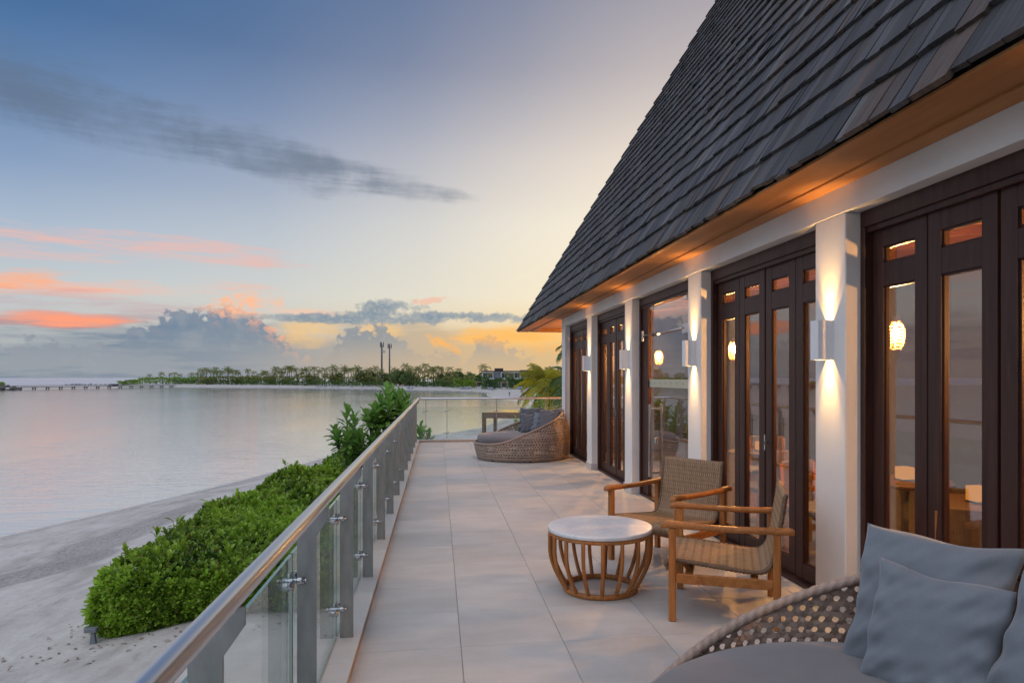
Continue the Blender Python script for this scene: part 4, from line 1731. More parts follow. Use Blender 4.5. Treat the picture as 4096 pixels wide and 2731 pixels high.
# ================================================================== INSIDE THE RESTAURANT
def build_interior():
    py = [4.92, 7.92, 10.79, 13.3, 1.9, 16.1]
    labs = ['glowing amber cage pendant lamp seen through the nearest folding doors',
            'glowing amber pendant lamp seen through the folding doors behind the armchairs',
            'glowing amber pendant lamp seen through the glass door',
            'glowing amber pendant lamp seen through the second farthest folding doors',
            'amber pendant lamp just beyond the right edge of the photo',
            'amber pendant lamp lighting the porch ceiling behind the end column']
    proto = None
    for y, lab in zip(py, labs):
        if proto is None:
            e = empty('pendant_lamp', (3.6, y, 1.88))
            MB().lathe([(.004, .0), (.0195, .01), (.026, .035), (.022, .07), (.012, .09)], 14, (0, 0, -.02)).build('bulb', M['bulb'], e)
            cg = MB()
            for k in range(9):
                z = -.10 + k * .027
                r = .070 * math.sqrt(max(.05, 1 - ((z - .005) / .125) ** 2))
                cg.tube([(r * math.cos(a), r * math.sin(a), z + .004 * math.sin(3 * a)) for a in np.linspace(0, 6.283, 22, endpoint=False)], .0042, 6, True)
            for k in range(6):
                a = k * math.pi / 3
                pts = []
                for z in np.linspace(-.105, .118, 9):
                    r = .068 * math.sqrt(max(.03, 1 - ((z - .005) / .125) ** 2))
                    pts.append((r * math.cos(a), r * math.sin(a), z))
                cg.tube(pts, .003, 5)
            cg.build('cage', M['amber'], e)
            MB().lathe([(.02, .10), (.026, .105), (.026, .15), (.008, .165)], 14).build('cap', M['pile'], e)
            MB().tube([(0, 0, .16), (0, 0, .86)], .004, 6).build('cord', M['black'], e)
            proto = e
        else:
            e = copy_tree(proto)
            e.location = (3.6, y, 1.88) if y < 14 else (4.5, y, 2.0)
    for e, lab in zip([o for o in col.objects if o.name.startswith('pendant_lamp')], labs):
        tag(e, lab, 'lamp', 'amber pendant lamps inside')
    # cafe tables with candle cubes, and chairs
    tabs = [((3.45, 3.92), 'dark dining table with candle by the nearest folding doors'),
            ((3.63, 4.86), 'second dining table with candle inside the nearest folding doors'),
            ((3.52, 7.04), 'dining table with candle seen through the doors behind the armchairs')]
    labc = ['square glowing candle holder, right one of the pair behind the nearest doors',
            'square glowing candle holder, left one of the pair behind the nearest doors',
            'square glowing candle holder behind the doors beyond the armchairs']
    pt = pc = None
    for k, ((x, y), lab) in enumerate(tabs):
        if pt is None:
            pt = empty('dining_table', (x, y, 0))
            MB().lathe([(.30, .715), (.345, .72), (.35, .73), (.35, .742), (.34, .748)], 40).build('table_top', M['dark_wood_h'], pt)
            MB().lathe([(.035, .02), (.03, .1), (.028, .6), (.045, .715)], 14).build('pedestal', M['pile'], pt)
            MB().lathe([(.25, .0), (.25, .012), (.06, .03)], 24).build('foot_plate', M['pile'], pt)
            e = pt
            pc = empty('candle_holder', (x, y, .749))
            b = MB()
            for a, c_, d, f in ((-.05, -.05, .05, -.042), (-.05, .042, .05, .05), (-.05, -.042, -.042, .042), (.042, -.042, .05, .042)):
                b.box((a, c_, .012), (d, f, .105), .002)
            b.build('glass_cube', M['candle'], pc)
            MB().box((-.052, -.052, 0), (.052, .052, .012), .002).build('base', M['pile'], pc)
            q = pc
        else:
            e = copy_tree(pt)
            e.location = (x, y, 0)
            q = copy_tree(pc)
            q.location = (x, y, .749)
        tag(e, lab, 'table', 'dining tables inside')
        tag(q, labc[k], 'candle', 'candle holders inside')
    # simple timber dining chairs
    def dchair(loc, rz, lab):
        e = empty('dining_chair', loc, rz)
        for sx in (-.2, .2):
            MB().box((sx - .018, .18, 0), (sx + .018, .216, .45), .003).build('leg', M['teak_z'], e)
            MB().bar((sx, -.18, 0), (sx, -.25, .82), .036, .036, .003, (0, 1, 0)).build('leg', M['teak_z'], e)
        MB().box((-.22, -.22, .43), (.22, .23, .48), .015).build('seat', M['mattress'], e)
        MB().box((-.2, -.262, .56), (.2, -.235, .84), .01).build('backrest', M['rattan'], e)
        tag(e, lab, 'chair', 'dining chairs inside')
        return e
    dchair((3.15, 5.25, 0), R(200), 'dining chair left of the two candles inside the nearest folding doors')
    dchair((3.05, 3.45, 0), R(-40), 'dining chair in front of the right candle inside the nearest folding doors')
    dchair((3.25, 6.45, 0), R(10), 'dining chair behind the doors beyond the armchairs')
    dchair((3.9, 7.6, 0), R(160), 'dining chair on the far side of the table beyond the armchairs')


build_interior()

# ================================================================== PLANTS
def leaf_batch(base, direc, up, L, Wd, curl, tone):
    """arrays of leaves: base (n,3), direction, up vector; returns V (6n,3), F (4n,3), T"""
    n = len(base)
    d = direc / np.linalg.norm(direc, axis=1, keepdims=True)
    side = np.cross(d, up)
    side /= (np.linalg.norm(side, axis=1, keepdims=True) + 1e-9)
    nu = np.cross(side, d)
    L = L[:, None]
    Wd = Wd[:, None]
    curl = curl[:, None]
    b = base
    cu = nu * L * curl
    m = base + d * L * .60 + cu * .35 - nu * Wd * .20
    l = base + d * L * .55 + side * Wd * .42 + cu * .32
    r = base + d * L * .55 - side * Wd * .42 + cu * .32
    lt = base + d * L * .86 + side * Wd * .36 + cu * .05
    rt = base + d * L * .86 - side * Wd * .36 + cu * .05
    tip = base + d * L * 1.0 - cu * .30
    V = np.stack([b, l, r, m, lt, rt, tip], 1).reshape(-1, 3)
    i = np.arange(n)[:, None] * 7
    F = np.concatenate([i + np.array([[0, 2, 3]]), i + np.array([[0, 3, 1]]), i + np.array([[2, 5, 3]]), i + np.array([[3, 4, 1]]),
                        i + np.array([[5, 6, 3]]), i + np.array([[3, 6, 4]])], 0)
    return V, F, np.repeat(tone, 7)


def rosettes(pos, axis, nl, L, Wd, spread, rg, tone_fn=None, curl=.25):
    """leaf rosettes at pos (n,3) opening along axis (n,3)"""
    n = len(pos)
    ax = axis / np.linalg.norm(axis, axis=1, keepdims=True)
    ref = np.where(np.abs(ax[:, 2:3]) < .9, np.array([[0, 0, 1.]]), np.array([[1., 0, 0]]))
    u = np.cross(ax, ref)
    u /= np.linalg.norm(u, axis=1, keepdims=True)
    w = np.cross(ax, u)
    P = np.repeat(pos, nl, 0)
    AX = np.repeat(ax, nl, 0)
    U = np.repeat(u, nl, 0)
    Wv = np.repeat(w, nl, 0)
    k = np.tile(np.arange(nl), n)
    ph = k * 2.4 + np.repeat(rg.uniform(0, 6.28, n), nl) + rg.normal(0, .25, n * nl)
    el = np.clip(spread * (.35 + .9 * (k / nl)) + rg.normal(0, .15, n * nl), .05, 1.9)
    D = AX * np.cos(el)[:, None] + (U * np.cos(ph)[:, None] + Wv * np.sin(ph)[:, None]) * np.sin(el)[:, None]
    LL = np.repeat(L, nl) * rg.uniform(.75, 1.15, n * nl)
    WW = np.repeat(Wd, nl) * rg.uniform(.8, 1.15, n * nl)
    base = P - AX * (k / nl * .5)[:, None] * LL[:, None]
    t0 = np.repeat(rg.uniform(.15, .75, n), nl)
    tone = np.clip(t0 + .25 * (1 - k / nl) - .12 + rg.normal(0, .07, n * nl), 0, .93)
    pat = .16 * np.sin(P[:, 0] * 1.7 + P[:, 1] * .9) + .12 * np.sin(P[:, 1] * 2.3 - P[:, 0] * 2.9 + 1.0)
    tone = np.clip(tone + pat, 0, .93)
    yel = rg.random(n * nl) < .03
    tone = np.where(yel, 1.0, tone)
    return leaf_batch(base, D, AX, LL, WW, np.full(n * nl, curl) + rg.normal(0, .08, n * nl), tone)


def merge(parts):
    V, F, T = [], [], []
    o = 0
    for v, f, t in parts:
        V.append(v)
        F.append(f + o)
        T.append(t)
        o += len(v)
    return np.concatenate(V), np.concatenate(F), np.concatenate(T)


def hedge_edge(d):
    """outer (seaward) and inner x of the hedge at distance d along the terrace"""
    xo = np.interp(d, [11.8, 12.3, 15, 19.4, 23.2, 26, 29.5], [-5.35, -5.60, -5.45, -5.30, -4.75, -4.15, -3.1])
    return xo, np.full_like(xo, -1.15)


def hedge_top(x, d):
    near = np.interp(d, [11.8, 13, 15.5, 17.5, 30], [-1.68, -1.60, -1.60, -1.56, -1.48])
    lump = .10 * np.sin(x * 2.1 + d * .8) + .09 * np.sin(d * 1.5 - x * 1.1 + 1) + .06 * np.sin(x * 4.3 + d * 2.9)
    return near + lump * np.interp(d, [12, 15, 18], [.25, .6, 1.0])


def build_hedge():
    rg = np.random.default_rng(21)
    e = empty('clipped_hedge', (-3.4, 12, gz(-3.4, 12)))
    tag(e, 'clipped green beach hedge with rounded near end below the railing', 'hedge')
    parts = []
    # top surface
    n = 4600
    d = 11.95 + (29.3 - 11.95) * rg.random(n) ** 1.25
    xo, xi = hedge_edge(d)
    x = xo + .08 + (xi - xo - .1) * rg.random(n)
    z = hedge_top(x, d) - np.abs(rg.normal(0, .06, n))
    edge = np.clip((x - xo) / .35, 0, 1)
    z -= (1 - edge) ** 2 * .22
    nearend = np.clip((d - 11.9) / .5, 0, 1)
    z -= (1 - nearend) ** 2 * .18
    big = d > 15.0
    ax = np.stack([-.5 * (1 - edge) + rg.normal(0, .25, n), -.6 * (1 - nearend) + rg.normal(0, .25, n) - .1, np.ones(n)], 1)
    pos = np.stack([x, d, z], 1)
    for sel, nl, l, w, sp in ((big, 10, .205, .082, .72), (~big, 8, .13, .060, .95)):
        parts.append(rosettes(pos[sel] + np.array([0, 0, .03]), ax[sel], nl, np.full(sel.sum(), l), np.full(sel.sum(), w), sp, rg))
    # near face
    n = 2100
    x = rg.uniform(-5.6, -1.2, n)
    zg = ground_z(x, np.full(n, 12.0))
    zt = hedge_top(x, np.full(n, 12.0)) - .05
    z = zg + .03 + (zt - zg) * rg.random(n)
    bul = .16 * np.sin(np.clip((z - zg) / (zt - zg), 0, 1) * math.pi)
    d = 12.12 - bul + np.abs(rg.normal(0, .05, n)) + .035 * np.sin(x * 5 + z * 4)
    corner = np.clip((x + 5.6) / .5, 0, 1)
    d += (1 - corner) ** 2 * .35
    ax = np.stack([-.8 * (1 - corner) + rg.normal(0, .4, n), -np.ones(n), .45 + rg.normal(0, .4, n)], 1)
    parts.append(rosettes(np.stack([x, d, z], 1), ax, 8, rg.uniform(.075, .14, n), np.full(n, .056), 1.0, rg))
    # seaward face
    n = 2200
    d = rg.uniform(12.1, 29, n)
    xo, _ = hedge_edge(d)
    zg = ground_z(xo, d)
    zt = hedge_top(xo, d) - .12
    z = zg + .03 + (zt - zg) * rg.random(n)
    bul = .12 * np.sin(np.clip((z - zg) / (zt - zg), 0, 1) * math.pi)
    x = xo - bul + np.abs(rg.normal(0, .05, n)) + .04 * np.sin(d * 4 + z * 5)
    ax = np.stack([-np.ones(n), rg.normal(-.2, .4, n), .5 + rg.normal(0, .4, n)], 1)
    parts.append(rosettes(np.stack([x, d, z], 1), ax, 9, rg.uniform(.10, .18, n), np.full(n, .070), .95, rg))
    n = 170
    d = 12.3 + 16 * rg.random(n) ** 1.4
    xo, xi = hedge_edge(d)
    x = xo + .1 + (xi - xo - .2) * rg.random(n)
    z = hedge_top(x, d) + rg.uniform(.06, .20, n)
    parts.append(rosettes(np.stack([x, d, z], 1), np.stack([rg.normal(0, .3, n), rg.normal(0, .3, n), np.ones(n)], 1), 7, rg.uniform(.12, .2, n),
                          np.full(n, .075), .6, rg))
    # grassy strap leaves poking out of the middle
    n = 150
    x = rg.normal(-4.3, .45, n)
    d = rg.normal(15.6, .5, n)
    z = hedge_top(x, d) - .05
    dd = np.stack([rg.normal(0, .7, n), rg.normal(0, .7, n), rg.uniform(.5, 1.1, n)], 1)
    parts.append(leaf_batch(np.stack([x, d, z], 1), dd, np.tile([[0, 0, 1.]], (n, 1)), rg.uniform(.3, .55, n), np.full(n, .022),
                            np.full(n, .5), rg.uniform(.5, .9, n)))
    V, F, T = merge(parts)
    fo = link_mesh('foliage', np_mesh('foliage', V - np.array(e.location), F, M['leaf_hedge'], False, T), e)
    # dark twiggy core
    ds = np.linspace(12.25, 29, 26)
    Vc, Fc = [], []
    for i, dv in enumerate(ds):
        xo, xi = hedge_edge(np.array([dv]))
        zt = float(hedge_top(np.array([-3.4]), np.array([dv]))[0]) - .20
        zb = gz(-3.4, dv) - .1
        Vc += [(xo[0] + .14, dv, zb), (xo[0] + .14, dv, zt - .12), (xo[0] + .4, dv, zt), (xi[0] - .1, dv, zt), (xi[0] - .1, dv, zb)]
    for i in range(len(ds) - 1):
        for k in range(4):
            Fc.append((i * 5 + k, i * 5 + k + 1, (i + 1) * 5 + k + 1, (i + 1) * 5 + k))
    b = len(Vc) - 5
    mb = MB().add(Vc, Fc + [(0, 1, 2, 3, 4), (b + 4, b + 3, b + 2, b + 1, b)])
    mb.v = [tuple(Vector(v) - e.location) for v in mb.v]
    mb.build('twigs', M['twig'], e)


build_hedge()


def broad_shrub(crowns, root, label, leaf_l, seed, mat='leaf_shrub'):
    """tall fleshy-leaved shrub: stems ending in crowns of big upright leaves; crowns = (x, y, ztop, height, radius)"""
    rg = np.random.default_rng(seed)
    e = empty('sea_lettuce_shrub', root)
    tag(e, label, 'shrub', 'broad-leaved shrubs behind the railing')
    parts = []
    st = MB()
    r0 = Vector(root)
    for (x, y, zt, hh, rad) in crowns:
        top = Vector((x, y, zt - hh * .9))
        mid = (r0 + top) / 2 + Vector((rg.normal(0, .15), rg.normal(0, .15), -.1))
        pts = []
        for t in np.linspace(0, 1, 7):
            p = r0 * (1 - t) ** 2 + mid * (2 * t * (1 - t)) + top * t * t
            pts.append(p - r0)
        st.tube(pts, [.05 * (1 - .6 * t) for t in np.linspace(0, 1, 7)], 7)
        # a few upturned shoots, each clothed in big leaves to its tip
        m = max(4, int(4 + 3.0 * rad / .4))
        B, Dd, Up, LL, TT = [], [], [], [], []
        for k in range(m):
            a = k * 2.4 + rg.uniform(0, .8)
            out = rad * (1.25 if k else .1) * rg.uniform(.6, 1.1)
            tip = np.array([x + out * math.cos(a), y + out * math.sin(a), zt - (0.0 if k == 0 else rg.uniform(.05, .55) * hh) - leaf_l * .55])
            foot = np.array([x, y, zt - hh * rg.uniform(.95, 1.25)])
            bow = np.array([x + out * .9 * math.cos(a), y + out * .9 * math.sin(a), foot[2] * .65 + tip[2] * .35])
            sp = []
            nlv = int(17 + 9 * hh)
            tn = rg.uniform(.25, .65)
            for q in range(nlv):
                t = .22 + .78 * (q + .5) / nlv
                p = foot * (1 - t) ** 2 + bow * (2 * t * (1 - t)) + tip * t * t
                tg = (bow - foot) * (2 * (1 - t)) + (tip - bow) * (2 * t)
                tg = tg / np.linalg.norm(tg)
                ph = q * 2.4 + rg.uniform(-.3, .3)
                u = np.cross(tg, [math.cos(a + 1.57), math.sin(a + 1.57), 0])
                u = u / np.linalg.norm(u)
                w_ = np.cross(tg, u)
                el = 1.45 - 1.15 * max(0, (t - .35) / .65) ** 1.6 + rg.normal(0, .12)
                dr = tg * math.cos(el) + (u * math.cos(ph) + w_ * math.sin(ph)) * math.sin(el)
                B.append(p)
                Dd.append(dr)
                Up.append(tg)
                LL.append(leaf_l * (.62 + .38 * t) * rg.uniform(.85, 1.12))
                TT.append(min(.9, max(0, tn + .30 * (t - .5) + rg.normal(0, .08))))
            for t in np.linspace(0, 1, 6):
                p = foot * (1 - t) ** 2 + bow * (2 * t * (1 - t)) + tip * t * t
                sp.append(Vector(p) - r0)
            st.tube(sp, [.028 - .003 * q for q in range(6)], 6)
        B, Dd, Up, LL, TT = map(np.array, (B, Dd, Up, LL, TT))
        parts.append(leaf_batch(B, Dd, Up, LL, LL * .42, np.full(len(B), .28), TT))
    V, F, T = merge(parts)
    link_mesh('foliage', np_mesh('foliage', V - np.array(root), F, M[mat], False, T), e)
    st.build('stem', M['bark'], e)
    return e


broad_shrub([(-2.93, 22.7, .62, 1.5, .32), (-2.62, 22.9, -.5, .8, .32)], (-2.75, 22.9, -2.75), 'leafy tall shrub leftmost behind the railing, over the hedge end', .44, 5)
broad_shrub([(-2.15, 22.3, .34, 1.4, .28)], (-2.2, 22.6, -2.75), 'middle leafy shrub against the railing over the hedge end', .44, 6)
broad_shrub([(-1.62, 22.4, 1.34, 1.5, .30), (-1.26, 22.6, 1.20, 1.5, .30), (-1.95, 22.4, .66, .7, .22)], (-1.5, 22.7, -2.75),
            'tallest leafy shrub rising above the handrail', .46, 7)
broad_shrub([(-.62, 24.0, -.05, 1.3, .35)], (-.7, 24.2, -2.75), 'leafy shrub just beyond the far railing corner', .42, 8)


def spot_light():
    g = gz(-5.55, 12.02)
    e = empty('garden_spotlight', (-5.55, 12.02, g))
    MB().prism([(-.035, -.03, 0), (.055, -.03, 0), (.03, -.03, .2), (-.015, -.03, .2)], (0, .06, 0)).build('stake', M['grey_wall'], e)
    MB().box((-.11, -.06, .195), (.07, .06, .265), .008).build('lamp_head', M['grey_wall'], e)
    tag(e, 'small grey garden spotlight at the near corner of the hedge', 'spotlight')


spot_light()


def litter():
    rg = np.random.default_rng(88)
    n = 150
    x = rg.uniform(-7.2, -1.4, n)
    y = 11.9 - np.abs(rg.normal(0, .55, n))
    side = rg.random(n) < .35
    y = np.where(side, rg.uniform(12, 24, n), y)
    xo, _ = hedge_edge(y)
    x = np.where(side, xo - .15 - np.abs(rg.normal(0, .5, n)), x)
    z = ground_z(x, y) + .012
    d = np.stack([rg.normal(0, 1, n), rg.normal(0, 1, n), rg.normal(0, .15, n)], 1)
    V, F, T = leaf_batch(np.stack([x, y, z], 1), d, np.tile([[0, 0, 1.]], (n, 1)), rg.uniform(.05, .12, n), np.full(n, .045), np.full(n, .3), rg.random(n))
    o = link_mesh('leaf_litter', np_mesh('leaf_litter', V, F, M['dry_leaf'], False, T))
    tag(o, 'dry brown leaves scattered on the sand round the hedge', 'leaves', kind='stuff')


litter()


# ---- palms
def frond(V, F, T, root, az, el, L, droop, nl, lw, ll, rg, tone, vee=.35):
    """one feather leaf as a curved rib with leaflets on both sides"""
    ca, sa = math.cos(az), math.sin(az)
    P = []
    n = nl
    x = z = 0.0
    a = el
    for i in range(n + 1):
        P.append((x, z))
        a -= droop / n * (0.5 + 1.1 * i / n)
        x += math.cos(a) * L / n
        z += math.sin(a) * L / n
    root = np.array(root)

    def w(x_, y_, z_):
        return root + np.array([ca * x_ - sa * y_, sa * x_ + ca * y_, z_])
    for i in range(n):
        t = (i + .5) / n
        (x0, z0), (x1, z1) = P[i], P[i + 1]
        b = len(V)
        rw = .012 * L * (1 - t) + .003 * L
        V += [w(x0, rw, z0), w(x0, -rw, z0), w(x1, -rw * .9, z1), w(x1, rw * .9, z1)]
        F.append((b, b + 1, b + 2, b + 3))
        T += [tone * .7] * 4
        if t < .12:
            continue
        env = math.sin(math.pi * min(1, (t * .9 + .1))) ** .6
        for s in (-1, 1):
            l = ll * env * rg.uniform(.8, 1.1)
            b = len(V)
            tipx = x1 + l * .45
            tipz = z1 - l * (vee + rg.uniform(-.1, .45))
            tipy = s * l * .85
            V += [w(x0, 0, z0), w(x0 + (x1 - x0) * lw * .7, 0, z0 + (z1 - z0) * lw * .7),
                  w((x0 + tipx) / 2 + lw * (x1 - x0) * .5, tipy * .55, (z0 + tipz) / 2 + l * .12), w(tipx, tipy, tipz)]
            F.append((b, b + 1, b + 2, b + 3))
            T += [min(.92, max(0, tone + rg.normal(0, .08)))] * 4


def palm_meshes(seed, H, lean, nf, L, nl, ll, mat, tr, droop=1.5, el_lo=-.4):
    rg = np.random.default_rng(seed)
    V, F, T = [], [], []
    tx, ty = lean
    top = (tx, ty, H)
    for k in range(nf):
        u = k / nf
        el = 1.35 - (1.35 - el_lo) * u + rg.normal(0, .12)
        frond(V, F, T, (tx, ty, H - .02 * H * u), k * 2.399 + rg.normal(0, .2), el, L * rg.uniform(.8, 1.1) * (.75 + .35 * min(1, u * 2)),
              droop * rg.uniform(.75, 1.25), nl, .8, ll, rg, rg.uniform(.2, .85))
    cm = np_mesh('crown', V, F, mat, False, T)
    mb = MB()
    pts, rad = [], []
    for t in np.linspace(0, 1, 9):
        pts.append((tx * t ** 1.6, ty * t ** 1.6, H * t))
        rad.append(tr * (1.35 - .65 * t) * (1.25 if t == 0 else 1))
    mb.tube(pts, rad, 8)
    tm = mb.mesh('trunk', M['bark'])
    return cm, tm


def place_palm(meshes, x, y, z, s, rz, label, group, cat='palm tree'):
    e = empty('coconut_palm', (x, y, z), rz)
    e.scale = (s, s, s)
    link_mesh('crown', meshes[0], e)
    link_mesh('trunk', meshes[1], e)
    tag(e, label, cat, group)
    return e


far_palms = [palm_meshes(31, 10, (.6, .3), 15, 3.9, 10, 1.0, M['frond_far'], .20, 1.7),
             palm_meshes(32, 10, (-1.0, .2), 13, 3.7, 10, .95, M['frond_far'], .19, 2.0),
             palm_meshes(33, 10, (.2, -.8), 16, 4.1, 10, 1.0, M['frond_far'], .20, 1.5, -.6),
             palm_meshes(34, 10, (1.6, .5), 12, 3.6, 9, .95, M['frond_far'], .19, 1.9)]


def at(u, z):
    """ground position at a bearing (u, in units of a 2720-unit focal length from the terrace) and a distance z in metres"""
    xz = (u - 2161) / 2720
    s_, c_ = math.sin(YAW), math.cos(YAW)
    return z * (xz * c_ + s_), z * (c_ - xz * s_)


def far_shore():
    rr = random.Random(5)
    # loners on the left tip of the island: (column, top row in the photo)
    lone = [(599, 1495), (627, 1508), (650, 1488), (675, 1490), (700, 1488), (722, 1494), (765, 1490)]
    labs = ['leftmost slim palm at the tip of the far island', 'very short young palm near the tip of the far island',
            'twin-trunked looking palm, third from the tip of the far island', 'palm fourth from the tip of the far island',
            'palm fifth from the tip of the far island', 'broad low palm sixth from the tip of the far island',
            'lone palm standing between the tip group and the island grove']
    for k, ((u, v), lab) in enumerate(zip(lone, labs)):
        z = 560 - k * 6
        x, y = at(u, z)
        g = gz(x, y)
        top = CAM_H + (1511 - v) * z / 2720
        s = max(.3, (top - g) / 11.5)
        place_palm(far_palms[k % 4], x, y, g, s, rr.uniform(0, 6.28), lab, 'palms on the far island')
    # the grove
    spec = []
    u = 800
    tops = [(800, 1475), (830, 1468), (850, 1466), (880, 1480), (910, 1468), (945, 1478), (985, 1474), (1020, 1482), (1060, 1482), (1095, 1464), (1130, 1470), (1155, 1461),
            (1190, 1470), (1225, 1470), (1260, 1465), (1300, 1470), (1330, 1461), (1380, 1464), (1425, 1464), (1470, 1472), (1500, 1466), (1580, 1472), (1625, 1456),
            (1650, 1466), (1693, 1452), (1735, 1465), (1755, 1462), (1775, 1466), (1805, 1465), (1845, 1471), (1870, 1485), (1938, 1459)]
    us = [t[0] for t in tops]
    vs = [t[1] for t in tops]
    for k, (u, v) in enumerate(tops):
        spec.append((u, v, 0))
    u = 790
    while u < 1900:
        v = float(np.interp(u, us, vs)) + rr.uniform(2, 30)
        spec.append((u, v, 1))
        u += rr.uniform(10, 19)
    for k, (u, v, back) in enumerate(spec):
        zsh = float(np.interp(u, [790, 1000, 1200, 1500, 1700, 1860, 1950], [500, 485, 450, 425, 395, 372, 345]))
        z = zsh + (rr.uniform(2, 34) if back else rr.uniform(6, 16))
        if u in (1625, 1693, 1938):
            z = zsh + (12 if u == 1938 else 20)
        x, y = at(u, z)
        g = gz(x, y)
        top = CAM_H + (1511 - v) * z / 2720
        s = max(.45, (top - g) / 11.3)
        if u == 1693:
            lab = 'tall palm standing clear above the grove, right of the two masts'
        elif u == 1938:
            lab = 'palm beside the left end of the white villa on the far shore'
        elif u == 1625:
            lab = 'dark palm crown just right of the two masts above the grove'
        else:
            lab = ('coconut palm in the left part of the far grove' if u < 1090 else 'coconut palm in the middle of the far grove, left of the masts' if u < 1545
                   else 'coconut palm in the far grove right of the masts')
        place_palm(far_palms[rr.randrange(4)], x, y, g, s, rr.uniform(0, 6.28), lab, 'palms on the far island')
    # low palms in front of the villas
    vl = [(1955, 1490, 'first palm in front of the white villa, by its left end'), (2020, 1487, 'second palm in front of the white villa'),
          (2045, 1490, 'third palm in front of the white villa'), (2080, 1482, 'dark palm between the two villas'),
          (2108, 1492, 'palm in front of the second villa, left of the yellow palm'), (2195, 1464, 'distant palm top above the yellow palm')]
    for k, (u, v, lab) in enumerate(vl):
        z = 340 if u < 2190 else 400
        x, y = at(u, z)
        g = gz(x, y)
        s = max(.4, (CAM_H + (1511 - v) * z / 2720 - g) / 11.3)
        place_palm(far_palms[k % 4], x, y, g, s, rr.uniform(0, 6.28), lab, 'palms in front of the villas')


far_shore()


# ---- broadleaf trees, bushes and hedges on the far shore
def bush_mesh(name, seed, rx, ry, rz, n, leaf, mat, lumps=9):
    rg = np.random.default_rng(seed)
    c = rg.normal(0, .45, (lumps, 3)) * np.array([rx, ry, rz * .6])
    c[:, 2] = np.abs(c[:, 2]) + rz * .35
    r = rg.uniform(.35, .6, lumps)
    k = rg.integers(0, lumps, n)
    d = rg.normal(0, 1, (n, 3))
    d /= np.linalg.norm(d, axis=1, keepdims=True)
    rad = r[k] * rg.uniform(.8, 1.05, n)
    pos = c[k] + d * rad[:, None] * np.array([rx, ry, rz])
    pos[:, 2] = np.maximum(pos[:, 2], .05)
    dirs = d + rg.normal(0, .5, (n, 3)) + np.array([0, 0, .25])
    tone = np.clip(.25 + .45 * rg.random(n) + .25 * d[:, 2] * 0, 0, .92)
    V, F, T = leaf_batch(pos, dirs, d + rg.normal(0, .3, (n, 3)), np.full(n, leaf) * rg.uniform(.7, 1.3, n), np.full(n, leaf * .75), np.full(n, .3), tone)
    return np_mesh(name, V, F, M[mat], False, T)


